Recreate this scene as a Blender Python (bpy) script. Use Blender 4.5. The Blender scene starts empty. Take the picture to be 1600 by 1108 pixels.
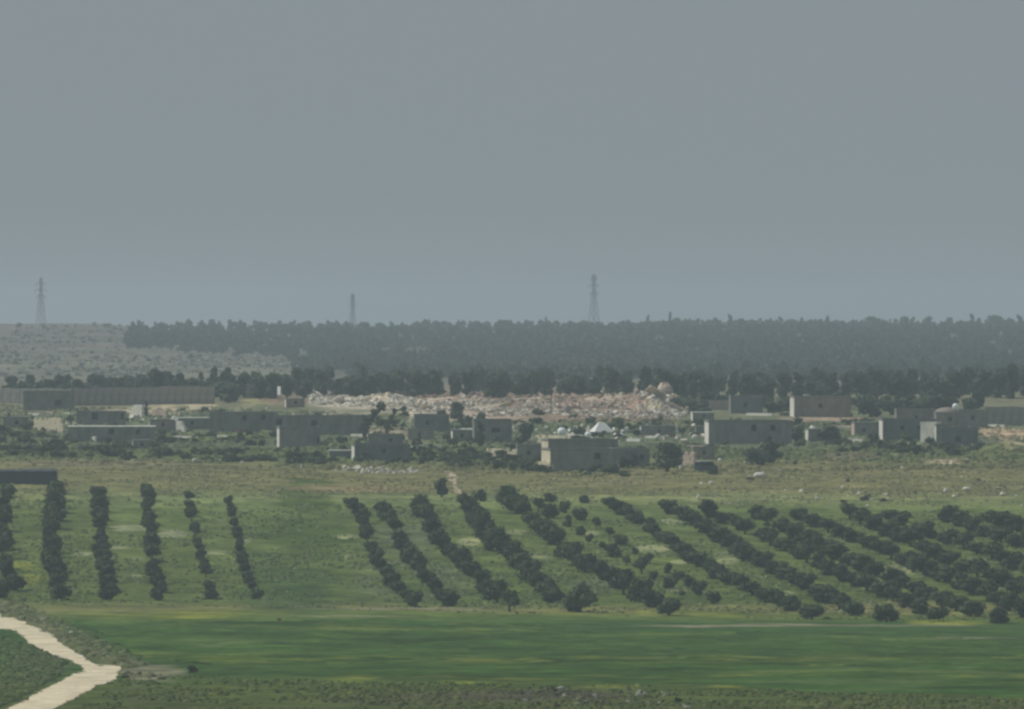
import bpy, math, random
import numpy as np
C = bpy.context.scene.collection
SC = bpy.context.scene
R = math.radians
rnd = random.Random(7)

# ------------------------------------------------------------------ camera, sky, sun, exposure
F = 12000.0            # focal length in photo pixels (photo 1600 x 1108)
ZC = 48.0              # eye height
HOR = 480.0            # photo row of the horizon
cam = bpy.data.cameras.new('camera')
cam.sensor_width = 36.0
cam.lens = 36.0 * F / 1600.0
cam.clip_start = 1.0
cam.clip_end = 20000.0
cam_o = bpy.data.objects.new('camera', cam)
C.objects.link(cam_o)
cam_o.location = (0, 0, ZC)
cam_o.rotation_euler = (R(90) - math.atan((554 - HOR) / F), 0, 0)
SC.camera = cam_o

SUN_EL = R(50)
SUN_AZ = math.atan2(-0.88, 0.22)       # from +Y towards +X: left, a little behind the village
w = bpy.data.worlds.new('World')
SC.world = w
w.use_nodes = True
nt = w.node_tree
nt.nodes.clear()
sky = nt.nodes.new('ShaderNodeTexSky')
sky.sky_type = 'NISHITA'
sky.sun_disc = False
sky.sun_elevation = SUN_EL
sky.sun_rotation = SUN_AZ % (2 * math.pi)
sky.air_density = 1.0
sky.dust_density = 3.0
sky.ozone_density = 2.0
veil = nt.nodes.new('ShaderNodeMix')   # the high even veil of dust over the whole sky
veil.data_type = 'RGBA'
veil.inputs[0].default_value = 0.94
veil.inputs[7].default_value = (5.05, 5.88, 6.35, 1)
bg = nt.nodes.new('ShaderNodeBackground')
bg.inputs[1].default_value = 0.05
wo = nt.nodes.new('ShaderNodeOutputWorld')
nt.links.new(sky.outputs[0], veil.inputs[6])
nt.links.new(veil.outputs[2], bg.inputs[0])
nt.links.new(bg.outputs[0], wo.inputs[0])

sl = bpy.data.lights.new('sun', 'SUN')
sl.energy = 3.0
sl.angle = R(0.53)
sl.color = (1.0, 0.965, 0.90)
so = bpy.data.objects.new('sun', sl)
C.objects.link(so)
so.rotation_euler = (R(90) - SUN_EL, 0, -SUN_AZ + math.pi)
so.location = (0, 0, 300)

SC.view_settings.view_transform = 'Standard'
SC.view_settings.look = 'None'
SC.view_settings.gamma = 1.0
SC.view_settings.use_curve_mapping = False
SC.view_settings.exposure = 0.0
SC.cycles.use_denoising = True
SC.cycles.filter_width = 2.6
SC.cycles.max_bounces = 5
SC.cycles.volume_bounces = 1
HAZE_DENSITY = 1.7e-4
HAZE_COLOR = (0.655, 0.772, 0.872, 1)

# ------------------------------------------------------------------ noise and terrain
def _hash(ix, iy, s):
    n = (ix.astype(np.int64) * 374761393 + iy.astype(np.int64) * 668265263 + s * 974634777) & 0x7fffffff
    n = ((n ^ (n >> 13)) * 1274126177) & 0x7fffffff
    n = n ^ (n >> 16)
    return (n & 0xffff) / 65535.0

def vnoise(x, y, s=0):
    x = np.asarray(x, float); y = np.asarray(y, float)
    ix = np.floor(x); iy = np.floor(y)
    fx = x - ix; fy = y - iy
    fx = fx * fx * (3 - 2 * fx); fy = fy * fy * (3 - 2 * fy)
    a = _hash(ix, iy, s); b = _hash(ix + 1, iy, s)
    c = _hash(ix, iy + 1, s); d = _hash(ix + 1, iy + 1, s)
    return (a * (1 - fx) + b * fx) * (1 - fy) + (c * (1 - fx) + d * fx) * fy

def fbm(x, y, scale, octv=4, s=0):
    t = 0; amp = 0.5; tot = 0
    x = np.asarray(x, float) / scale; y = np.asarray(y, float) / scale
    for o in range(octv):
        t = t + amp * vnoise(x, y, s + o * 17); tot += amp
        amp *= 0.55; x = x * 2.03 + 11.3; y = y * 2.03 + 5.7
    return t / tot

PROF = [(760, 1116), (900, 1042), (1050, 988), (1190, 948), (1360, 776), (1440, 738), (1500, 716),
        (1600, 688), (1700, 660), (1800, 639), (1900, 621), (2350, 604), (3050, 590),
    (3500, 558), (4200, 522), (4700, 514)]
_D = np.arange(-400, 9600, 4.0)
_pts = [(-400, ZC - 12), (-120, ZC - 2.5), (0, ZC - 1.7), (25, ZC - 3.0), (120, ZC - 12), (400, ZC - 30), (620, ZC - 38)]
_pts += [(d, ZC - (r - HOR) / F * d) for d, r in PROF]
_pts += [(5300, ZC - 19), (6500, ZC - 27), (9600, ZC - 30)]
_Z = np.interp(_D, [p[0] for p in _pts], [p[1] for p in _pts])
_k = np.exp(-0.5 * (np.arange(-12, 13) / 5.0) ** 2); _k /= _k.sum()
_Z = np.convolve(np.pad(_Z, 12, mode='edge'), _k, mode='valid')

def sstep(a, b, v):
    t = np.clip((v - a) / (b - a), 0, 1)
    return t * t * (3 - 2 * t)

def base_row(u, d):
    z = np.interp(d, _D, _Z)
    r = HOR + (ZC - z) / np.maximum(d, 1) * F
    un = np.clip(u / 0.0667, -1.5, 1.5)
    r = r + 13 * un * sstep(850, 1150, d) * (1 - sstep(1400, 1560, d))
    far = sstep(2700, 3900, d)
    r = r + far * np.interp(un, [-1.5, -0.8, -0.68, -0.3, 0.1, 0.5, 1.5], [-9, -8, 1, 3, 2, 1, 1])
    return r

def base_z(x, y):
    x = np.asarray(x, float); y = np.asarray(y, float)
    z0 = np.interp(y, _D, _Z)
    u = x / np.maximum(y, 300)
    z1 = ZC - (base_row(u, y) - HOR) / F * y
    k = sstep(300, 700, y)
    return z0 * (1 - k) + z1 * k

def ground_z(x, y):
    x = np.asarray(x, float); y = np.asarray(y, float)
    z = base_z(x, y)
    near = sstep(500, 800, y)
    z = z + near * (1 - sstep(2400, 3200, y)) * (fbm(x, y, 9, 3, 3) - 0.5) * 0.45
    z = z + near * (fbm(x, y, 60, 3, 5) - 0.5) * 0.7 * (1 - sstep(1900, 2600, y))
    z = z + sstep(2600, 3200, y) * (fbm(x, y, 45, 3, 8) - 0.5) * 2.6 * (1 - sstep(4000, 4600, y) * 0.5)
    px = 800 + x / np.maximum(y, 100) * F
    win = sstep(405, 500, px) * (1 - sstep(1040, 1100, px))
    h = (0.2 + 4.2 * np.clip(fbm(x, y, 15, 3, 21) - .22, 0, 1) ** 1.4 * 1.6)
    z = z + win * h * np.exp(-((y - 1850) / 45) ** 2) * 0.62           # the long spoil bank
    z = z + win * 1.3 * (fbm(x, y, 9, 3, 22) - 0.45) * np.exp(-((y - 1735) / 70) ** 2)
    z = z + 3.0 * np.exp(-((px - 1012) / 26) ** 2 - ((y - 1800) / 30) ** 2)
    z = z + 2.2 * np.exp(-((px - 1580) / 42) ** 2 - ((y - 1535) / 22) ** 2)
    z = z + 1.3 * np.exp(-((px - 402) / 20) ** 2 - ((y - 1800) / 16) ** 2)
    return z

def at_d(px, row):
    u = (np.asarray(px, float) - 800) / F
    row = np.asarray(row, float)
    lo = np.full(np.broadcast(u, row).shape, 560.0); hi = np.full_like(lo, 4700.0)
    for _ in range(34):
        m = (lo + hi) / 2
        g = base_row(u, m) > row
        lo = np.where(g, m, lo); hi = np.where(g, hi, m)
    return (lo + hi) / 2

def at(px, row):
    """point of the ground seen at that place of the photograph"""
    d = float(at_d(px, row)); x = (px - 800) / F * d
    return x, d, float(ground_z(x, d))

# ------------------------------------------------------------------ mesh helpers
def raw_mesh(name, V, quads=None, tris=None, col=None, smooth=False, up=False):
    me = bpy.data.meshes.new(name)
    V = np.asarray(V, np.float32)
    loops = []; starts = []; n = 0
    if quads is not None and len(quads):
        q = np.asarray(quads, np.int32); loops.append(q.ravel()); starts.append(np.arange(len(q)) * 4); n = q.size
    if tris is not None and len(tris):
        t = np.asarray(tris, np.int32); loops.append(t.ravel()); starts.append(n + np.arange(len(t)) * 3)
    L = np.concatenate(loops).astype(np.int32); S = np.concatenate(starts).astype(np.int32)
    me.vertices.add(len(V)); me.vertices.foreach_set('co', V.ravel())
    me.loops.add(len(L)); me.loops.foreach_set('vertex_index', L)
    me.polygons.add(len(S)); me.polygons.foreach_set('loop_start', S)
    me.polygons.foreach_set('use_smooth', np.full(len(S), bool(smooth)))
    if col is not None:
        a = me.color_attributes.new('Col', 'FLOAT_COLOR', 'POINT')
        c = np.ones((len(V), 4), np.float32); c[:, :3] = col
        a.data.foreach_set('color', c.ravel())
    me.update(calc_edges=True)
    me.validate()
    if up:
        me.normals_split_custom_set_from_vertices([(0.0, 0.0, 1.0)] * len(V))
    return me

def link(name, me, parent=None, loc=None, rz=0.0, label=None, cat=None, group=None, kind=None):
    o = bpy.data.objects.new(name, me)
    C.objects.link(o)
    if parent is not None: o.parent = parent
    if loc is not None: o.location = loc
    if rz: o.rotation_euler = (0, 0, rz)
    if label: o['label'] = label
    if cat: o['category'] = cat
    if group: o['group'] = group
    if kind: o['kind'] = kind
    return o

def thing(name, label, cat, loc, rz=0.0, group=None):
    return link(name, None, None, loc, rz, label, cat, group)

class MB:
    """collects boxes, bars and rings into one mesh"""
    def __init__(s): s.v = []; s.q = []; s.t = []
    def box(s, x0, x1, y0, y1, z0, z1, jit=0.0):
        b = len(s.v)
        for z in (z0, z1):
            for x, y in ((x0, y0), (x1, y0), (x1, y1), (x0, y1)):
                s.v.append((x + rnd.uniform(-jit, jit), y + rnd.uniform(-jit, jit), z + rnd.uniform(-jit, jit)))
        s.q += [(b + i for i in f) and tuple(b + i for i in f) for f in
                ((3, 2, 1, 0), (4, 5, 6, 7), (0, 1, 5, 4), (1, 2, 6, 5), (2, 3, 7, 6), (3, 0, 4, 7))]
        return s
    def tube(s, pts, radii, n=6, cap=True):
        b = len(s.v)
        for (x, y, z), r in zip(pts, radii):
            for k in range(n):
                a = 2 * math.pi * k / n
                s.v.append((x + r * math.cos(a), y + r * math.sin(a), z))
        for i in range(len(pts) - 1):
            for k in range(n):
                k2 = (k + 1) % n
                s.q.append((b + i * n + k, b + i * n + k2, b + (i + 1) * n + k2, b + (i + 1) * n + k))
        if cap:
            for base, flip in ((b, True), (b + (len(pts) - 1) * n, False)):
                for k in range(1, n - 1):
                    f = (base, base + k, base + k + 1)
                    s.t.append(f[::-1] if flip else f)
        return s
    def bar(s, a, c, r):
        a = np.array(a, float); c = np.array(c, float); d = c - a; d /= np.linalg.norm(d)
        h = np.array((0, 0, 1.0)) if abs(d[2]) < 0.9 else np.array((1.0, 0, 0))
        p = np.cross(d, h); p /= np.linalg.norm(p); q = np.cross(d, p)
        b = len(s.v)
        for e in (a, c):
            for i, j in ((-1, -1), (1, -1), (1, 1), (-1, 1)):
                s.v.append(tuple(e + p * r * i + q * r * j))
        s.q += [tuple(b + i for i in f) for f in ((3, 2, 1, 0), (4, 5, 6, 7), (0, 1, 5, 4), (1, 2, 6, 5), (2, 3, 7, 6), (3, 0, 4, 7))]
        return s
    def dome(s, c, rx, ry, rz, n=10, m=5, full=False, lump=0.0, seed=0):
        r_ = random.Random(seed); b = len(s.v); lo = -math.pi / 2 if full else 0.0
        for i in range(m + 1):
            e = lo + (math.pi / 2 - lo) * i / m
            for k in range(n):
                a = 2 * math.pi * k / n; g = 1 + r_.uniform(-lump, lump)
                s.v.append((c[0] + rx * g * math.cos(e) * math.cos(a), c[1] + ry * g * math.cos(e) * math.sin(a), c[2] + rz * g * math.sin(e)))
        for i in range(m):
            for k in range(n):
                k2 = (k + 1) % n
                s.q.append((b + i * n + k, b + i * n + k2, b + (i + 1) * n + k2, b + (i + 1) * n + k))
        return s
    def mesh(s, name, m, smooth=False):
        me = raw_mesh(name, s.v, s.q, s.t, smooth=smooth)
        me.materials.append(m)
        return me
    def build(s, name, m, parent=None, smooth=False, **k):
        return link(name, s.mesh(name, m, smooth), parent, **k)

# ------------------------------------------------------------------ materials
def material(name, rough=0.95, spec=0.15):
    m = bpy.data.materials.new(name); m.use_nodes = True
    b = m.node_tree.nodes['Principled BSDF']
    b.inputs['Roughness'].default_value = rough
    b.inputs['Specular IOR Level'].default_value = spec
    return m, m.node_tree, b

def mixrgb(t, fac, a, b, mode='MIX'):
    n = t.nodes.new('ShaderNodeMix'); n.data_type = 'RGBA'; n.blend_type = mode
    for i, v in ((0, fac), (6, a), (7, b)):
        if isinstance(v, (int, float)): n.inputs[i].default_value = v
        elif isinstance(v, tuple): n.inputs[i].default_value = v if len(v) == 4 else (*v, 1)
        else: t.links.new(v, n.inputs[i])
    return n.outputs[2]

def noise(t, scale, detail=4, coord='Object', stretch=None, rough=0.6):
    tc = t.nodes.new('ShaderNodeTexCoord')
    src = tc.outputs[coord]
    if stretch:
        mp = t.nodes.new('ShaderNodeMapping'); mp.inputs['Scale'].default_value = stretch
        t.links.new(src, mp.inputs[0]); src = mp.outputs[0]
    n = t.nodes.new('ShaderNodeTexNoise')
    n.inputs['Scale'].default_value = scale; n.inputs['Detail'].default_value = detail
    n.inputs['Roughness'].default_value = rough
    t.links.new(src, n.inputs['Vector'])
    return n.outputs[0]

def ramp(t, src, p0, p1, c0=(0, 0, 0), c1=(1, 1, 1)):
    r = t.nodes.new('ShaderNodeValToRGB')
    r.color_ramp.elements[0].position = p0; r.color_ramp.elements[1].position = p1
    r.color_ramp.elements[0].color = (*c0, 1); r.color_ramp.elements[1].color = (*c1, 1)
    t.links.new(src, r.inputs[0])
    return r.outputs[0]

def mat_wall(name, a, b, scale=0.7):
    m, t, p = material(name)
    c = mixrgb(t, ramp(t, noise(t, scale, 5), 0.35, 0.68), a, b)
    streak = ramp(t, noise(t, 0.55, 5, stretch=(1, 1, 0.35)), 0.42, 0.72, (1.1, 1.1, 1.08), (0.62, 0.62, 0.60))
    c = mixrgb(t, 0.8, c, streak, 'MULTIPLY')
    t.links.new(c, p.inputs['Base Color'])
    bmp = t.nodes.new('ShaderNodeBump'); bmp.inputs['Strength'].default_value = 0.5; bmp.inputs['Distance'].default_value = 0.05
    t.links.new(noise(t, 4, 4), bmp.inputs['Height']); t.links.new(bmp.outputs[0], p.inputs['Normal'])
    return m

def mat_leaf(name, a, b):
    m, t, p = material(name, 0.85, 0.12)
    oi = t.nodes.new('ShaderNodeObjectInfo')
    c = mixrgb(t, oi.outputs['Random'], a, b)
    c = mixrgb(t, 0.75, c, ramp(t, noise(t, 0.9, 3), 0.3, 0.7, (0.5, 0.55, 0.52), (1.55, 1.5, 1.3)), 'MULTIPLY')
    t.links.new(c, p.inputs['Base Color'])
    return m

def mat_attr(name, var=0.5, scales=(0.12, 0.6), rough=1.0):
    m, t, p = material(name, rough, 0.05)
    at_ = t.nodes.new('ShaderNodeAttribute'); at_.attribute_name = 'Col'
    c = at_.outputs['Color']
    c = mixrgb(t, var, c, ramp(t, noise(t, scales[0], 5), 0.34, 0.66, (0.50, 0.54, 0.50), (1.6, 1.5, 1.45)), 'MULTIPLY')
    c = mixrgb(t, var, c, ramp(t, noise(t, scales[1], 4), 0.34, 0.66, (0.58, 0.62, 0.58), (1.45, 1.4, 1.4)), 'MULTIPLY')
    t.links.new(c, p.inputs['Base Color'])
    return m

def mat_plain(name, col, rough=0.7, spec=0.3, var=0.25):
    m, t, p = material(name, rough, spec)
    c = mixrgb(t, var, col, ramp(t, noise(t, 1.5, 4), 0.3, 0.7, (0.5, 0.5, 0.5), (1.4, 1.4, 1.4)), 'MULTIPLY')
    t.links.new(c, p.inputs['Base Color'])
    return m

M_GROUND = mat_attr('ground', 0.75)
M_CROP = mat_attr('crop', 0.6, (0.08, 0.5))
M_TRACK = mat_attr('limestone_dust', 0.3, (0.3, 1.5))
M_RUBBLE = mat_attr('rubble', 0.25, (0.5, 2.0))
M_TUFT = mat_attr('dry_and_green_stems', 0.35, (0.2, 1.0))
M_GREY = mat_wall('grey_render', (0.20, 0.20, 0.195), (0.28, 0.275, 0.26))
M_BLUEGREY = mat_wall('bluish_grey_render', (0.13, 0.15, 0.17), (0.19, 0.20, 0.21))
M_BROWN = mat_wall('brownish_concrete', (0.22, 0.19, 0.17), (0.30, 0.26, 0.235))
M_GREENGREY = mat_wall('mossy_grey_render', (0.17, 0.19, 0.17), (0.24, 0.25, 0.22))
M_PALE = mat_wall('pale_stone_and_sunlit_side', (0.66, 0.64, 0.58), (0.78, 0.76, 0.70))  # pale stone; on house side walls it paints in the sunlight
M_CREAM = mat_wall('cream_limestone_and_sunlit_side', (0.62, 0.55, 0.40), (0.75, 0.68, 0.52))  # limestone ruins; on house side walls it paints in the sunlight
M_PINK = mat_wall('pinkish_limestone', (0.46, 0.37, 0.30), (0.58, 0.48, 0.40))
M_PANEL = mat_wall('pale_brown_concrete', (0.27, 0.245, 0.23), (0.36, 0.33, 0.31))
M_ROOF = mat_wall('dusty_roof_concrete', (0.17, 0.17, 0.155), (0.26, 0.25, 0.225))
M_ROOFPALE = mat_wall('pale_and_sunlit_roof', (0.60, 0.60, 0.56), (0.75, 0.74, 0.70))  # pale roofs; on some the sunlight on top is put into the colour
M_DARK = mat_plain('dark_sheeting', (0.045, 0.055, 0.075), 0.7, 0.2, 0.4)
M_GLASS = mat_plain('dark_glass', (0.008, 0.009, 0.010), 0.5, 0.15, 0.2)
M_WOOD = mat_plain('weathered_wood', (0.10, 0.08, 0.06), 0.9, 0.1, 0.5)
M_BARK = mat_plain('bark', (0.075, 0.062, 0.048), 0.95, 0.1, 0.5)
M_STEEL = mat_plain('galvanised_steel', (0.16, 0.17, 0.18), 0.6, 0.3, 0.3)
M_WHITE = mat_plain('white_plastic', (0.86, 0.87, 0.87), 0.4, 0.5, 0.06)
M_TENT = mat_plain('white_canvas', (0.80, 0.80, 0.78), 0.8, 0.2, 0.15)
M_RED = mat_plain('dull_red_paint', (0.22, 0.035, 0.025), 0.6, 0.3, 0.4)
M_NAVY = mat_plain('dark_blue_paint', (0.03, 0.045, 0.075), 0.4, 0.5, 0.2)
M_TYRE = mat_plain('rubber', (0.02, 0.02, 0.02), 0.9, 0.1, 0.2)
M_OLIVE = mat_leaf('olive_leaves', (0.040, 0.060, 0.032), (0.070, 0.094, 0.050))
M_BUSH = mat_leaf('shrub_leaves', (0.050, 0.070, 0.040), (0.080, 0.100, 0.058))
M_TREE = mat_leaf('broadleaf_leaves', (0.044, 0.066, 0.050), (0.074, 0.100, 0.070))
M_FOREST = mat_attr('conifer_leaves', 0.6, (0.05, 0.25))

# ------------------------------------------------------------------ ground
def paint(px, row, x, y):
    """base colour of the land (soil, dry and green growth) at a point"""
    n1 = fbm(x, y, 30, 4, 31) - 0.5
    n2 = fbm(x, y, 7, 3, 37) - 0.5
    n3 = fbm(x, y, 90, 3, 41) - 0.5
    rr = row + n1 * 14 + n2 * 4
    rows = [500, 590, 606, 625, 655, 690, 716, 726, 742, 760, 772, 779, 786, 800, 880, 940, 952, 962, 975, 1050, 1075, 1108, 1200]
    cols = np.array([(.135, .118, .100), (.122, .112, .090), (.18, .17, .12), (.17, .17, .11), (.12, .145, .08), (.115, .14, .08),
                     (.11, .135, .075), (.15, .15, .095), (.165, .16, .10), (.17, .165, .10), (.15, .165, .095), (.19, .215, .125),
                     (.15, .175, .09), (.098, .122, .055), (.092, .118, .048), (.072, .102, .036), (.15, .145, .085), (.092, .122, .040),
                     (.040, .080, .025), (.043, .080, .025), (.066, .088, .032), (.066, .080, .034), (.066, .080, .034)])
    col = np.stack([np.interp(rr, rows, cols[:, i]) for i in range(3)], -1)
    col[..., 0] *= 1 + 0.25 * n3
    col[..., 2] *= np.where(row > 700, 0.70, 1.0)
    col[..., 1] *= 1 + 0.10 * sstep(780, 800, row)
    def blob(cx, cy, rx, ry, c, st=1.0, edge=0.5):
        d = ((px - cx) / rx) ** 2 + ((row - cy) / ry) ** 2
        k = np.clip((1.1 - d + (n1 + n2) * 2.4) / edge, 0, 1) * st
        col[...] = col * (1 - k[..., None]) + np.array(c) * k[..., None]
    G = (.054, .090, .016)
    blob(475, 850, 62, 105, G, 0.85)
    blob(450, 905, 75, 55, (.05, .088, .026), 0.7)
    for cx, cy, rx in ((205, 825, 28), (345, 815, 24), (180, 855, 30), (270, 835, 24), (215, 875, 26), (335, 862, 22), (390, 800, 18), (380, 845, 14), (130, 865, 18), (205, 902, 16)):
        blob(cx, cy, rx, 4.5, (.24, .26, .15), 0.75, 0.8)
    for cx, cy, rx, ry in ((540, 838, 20, 4), (545, 870, 22, 5), (545, 800, 22, 4), (850, 866, 34, 6), (735, 846, 18, 6), (808, 833, 14, 3), (1020, 857, 26, 6), (1062, 876, 18, 4),
                           (1050, 815, 24, 6), (1135, 872, 22, 9), (1060, 922, 14, 4), (1305, 885, 26, 10), (1400, 892, 30, 10), (1440, 830, 22, 4), (1525, 875, 16, 4), (1350, 915, 40, 6), (1545, 918, 30, 6), (1230, 928, 16, 5), (920, 835, 16, 3)):
        blob(cx, cy, rx, ry, (.27, .29, .15), 0.8, 0.8)
    for cx, cy, rx, ry in ((640, 850, 55, 50), (590, 900, 50, 40), (700, 905, 60, 35), (930, 915, 40, 12), (1290, 850, 60, 12)):
        blob(cx, cy, rx, ry, (.115, .125, .085), 0.5, 1.2)
    Y = (.22, .24, .035)
    for cx, cy, rx, ry in ((35, 885, 30, 8), (45, 905, 22, 8), (250, 960, 180, 3.5), (310, 965, 100, 3), (1480, 972, 55, 5), (1012, 958, 22, 4), (900, 958, 40, 4), (1120, 962, 60, 4),
                           (300, 1030, 40, 5), (560, 1028, 60, 4), (500, 1028, 220, 3), (800, 1032, 170, 3), (1090, 1037, 50, 4), (1260, 1040, 60, 3), (950, 1072, 60, 4), (1080, 1066, 50, 5), (1170, 1072, 60, 4), (1430, 1078, 90, 3), (1530, 1058, 70, 5), (560, 1062, 60, 4), (720, 1066, 60, 3)):
        blob(cx, cy, rx, ry, Y, 0.75, 1.2)
    blob(880, 1088, 190, 12, (.062, .060, .040), 0.8, 1.0)
    blob(640, 1095, 200, 10, (.075, .076, .042), 0.7, 1.0)
    for cx, cy, rx, ry in ((1200, 978, 320, 2.2), (720, 953, 220, 2.5), (1480, 998, 140, 2.2), (500, 965, 120, 2)):
        blob(cx, cy, rx, ry, (.21, .20, .13), 0.8, 1.0)
    # verge of the track
    lx = np.array([-40, 0, 60, 120, 170, 215]); ly = np.array([938, 948, 972, 1008, 1030, 1052])
    dv = row - np.interp(px, lx, ly)
    kv = np.clip(1.3 - np.abs(dv - 4 + n1 * 8) / 12, 0, 1) * sstep(235, 190, px)
    col[...] = col * (1 - kv[..., None]) + np.array((.105, .115, .055)) * kv[..., None]
    blob(240, 1052, 50, 14, (.20, .20, .13), 0.8, 1.0)
    blob(60, 1045, 62, 28, (.07, .10, .04), 0.8, 1.0)
    blob(230, 1090, 90, 22, (.085, .10, .045), 0.7, 1.0)
    # dry ground, sand and spoil of the village
    for cx, cy, rx, ry, c in ((570, 763, 130, 6, (.23, .185, .10)), (120, 725, 130, 7, (.19, .17, .10)), (985, 752, 80, 6, (.20, .185, .10)), (1570, 677, 45, 11, (.50, .37, .25)), (1585, 703, 30, 8, (.58, .48, .32)), (1480, 720, 34, 4, (.55, .45, .31)),
                              (1190, 648, 40, 3, (.42, .36, .26)), (1290, 655, 70, 5, (.36, .27, .20)), (600, 672, 40, 9, (.42, .37, .27)), (655, 690, 30, 6, (.34, .31, .21)), (235, 640, 60, 7, (.44, .38, .26)), (310, 633, 24, 6, (.42, .36, .23)), (402, 632, 22, 10, (.30, .28, .14)),
                              (450, 623, 42, 9, (.22, .14, .11)), (1340, 712, 60, 7, (.21, .17, .12))):
        blob(cx, cy, rx, ry, c, 0.85, 0.9)
    for cx, cy, rx, ry in ((320, 682, 70, 6), (405, 680, 40, 6), (530, 690, 30, 8), (700, 697, 60, 6), (210, 680, 30, 5), (900, 655, 60, 8), (1100, 665, 40, 8)):
        blob(cx, cy, rx, ry, (.14, .17, .065), 0.8, 0.9)
    k = sstep(470, 520, px) * sstep(1075, 1030, px) * sstep(604, 612, row + n1 * 6) * sstep(np.where(px < 640, 650, 664), np.where(px < 640, 636, 652), row + n1 * 16)
    red = np.array((.27, .19, .15)); pal = np.array((.52, .46, .37))
    wl = np.clip(sstep(622, 633, row + n1 * 22 + n2 * 8) * sstep(900, 500, px) + 0.55 * sstep(0.05, 0.2, n2 + n1), 0, 1)
    spoil = red * (1 - wl[..., None]) + pal * wl[..., None]
    col[...] = col * (1 - k[..., None]) + spoil * k[..., None]
    blob(1270, 634, 240, 12, (.10, .115, .07), 0.8, 0.9)
    # bare far slope and the strip before the wood
    far = sstep(600, 585, row)
    gr = np.array((.20, .21, .14))
    nf = fbm(x, y, 26, 4, 141) - 0.5
    col[...] = col * (1 + far * 1.5 * nf)[..., None]
    k = far * np.clip(0.5 + n3 * 2.2, 0, 1) * 0.7 * sstep(540, 575, row)
    col[...] = col * (1 - k[..., None]) + gr * k[..., None]
    k = far * sstep(470, 500, px) * 0.85
    col[...] = col * (1 - k[..., None]) + np.array((.075, .085, .055)) * k[..., None]
    return np.clip(col, 0.01, 0.9)

us = np.concatenate([np.linspace(-0.20, -0.072, 26)[:-1], np.linspace(-0.072, 0.072, 430), np.linspace(0.072, 0.20, 26)[1:]])
rws = np.arange(1116, 514, -0.85)
dd = at_d(np.full(len(rws), 800.0), rws)
ds = np.concatenate([np.array([-380, -200, -100, -50, -20, 0, 20, 50, 90, 140, 200, 280, 360, 440, 520, 600, 660, 710]), dd[dd > 730], np.array([4760, 4900, 5100, 5400, 6000, 7000, 8200, 9500])])
ds = np.unique(ds)
UU, DD = np.meshgrid(us, ds)
XX = UU * np.maximum(DD + np.where(DD < 500, (500 - DD) * 0.8, 0), 300); YY = DD
ZZ = ground_z(XX, YY)
PXX = 800 + XX / np.maximum(YY, 200) * F
ROW = np.where(YY > 600, base_row(XX / np.maximum(YY, 200), YY), 1130)
COL = paint(PXX.ravel(), np.clip(ROW, 495, 1150).ravel(), XX.ravel(), YY.ravel())
nr, nc = XX.shape
idx = np.arange(nr * nc).reshape(nr, nc)
Q = np.stack([idx[:-1, :-1], idx[:-1, 1:], idx[1:, 1:], idx[1:, :-1]], -1).reshape(-1, 4)
me = raw_mesh('ground', np.stack([XX, YY, ZZ], -1).reshape(-1, 3), Q, col=COL, smooth=True)
me.materials.append(M_GROUND)
link('ground', me, kind='structure')
GROUND_MIN = float(ZZ.min())

def inside(poly, x, y):
    r = np.zeros(x.shape, bool); n = len(poly)
    for i in range(n):
        x0, y0 = poly[i]; x1, y1 = poly[(i + 1) % n]
        c = ((y0 > y) != (y1 > y)) & (x < (x1 - x0) * (y - y0) / ((y1 - y0) or 1e-9) + x0)
        r ^= c
    return r

def sheet(name, poly, step, off, colf, mat, rag=3.0, ns=4.0, lift=None):
    """a sheet lying on the ground inside an outline with a ragged edge"""
    P = np.array(poly, float)
    gx = np.arange(P[:, 0].min() - 6, P[:, 0].max() + 6, step[0]); gy = np.arange(P[:, 1].min() - 4, P[:, 1].max() + 4, step[1])
    a, b = np.meshgrid(gx, gy)
    d = at_d(a, b); x = (a - 800) / F * d
    q = (fbm(x, d, ns, 3, 51) - 0.5) * 2
    q2 = (fbm(x, d, ns, 3, 57) - 0.5) * 2
    ins = inside(poly, a + q * rag * 2, b + q2 * rag)
    z = ground_z(x, d) + off
    if lift is not None: z = z + lift(x, d)
    n0, n1 = a.shape; ix = np.arange(n0 * n1).reshape(n0, n1)
    cell = ins[:-1, :-1] & ins[1:, 1:] & ins[:-1, 1:] & ins[1:, :-1]
    q4 = np.stack([ix[1:, :-1], ix[1:, 1:], ix[:-1, 1:], ix[:-1, :-1]], -1)[cell]
    used = np.unique(q4); mp = np.full(n0 * n1, -1); mp[used] = np.arange(len(used))
    V = np.stack([x, d, z], -1).reshape(-1, 3)[used]
    me = raw_mesh(name, V, mp[q4], col=colf(a.ravel()[used], b.ravel()[used], V[:, 0], V[:, 1]), smooth=True)
    me.materials.append(mat)
    return link(name, me, kind='structure')

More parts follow.
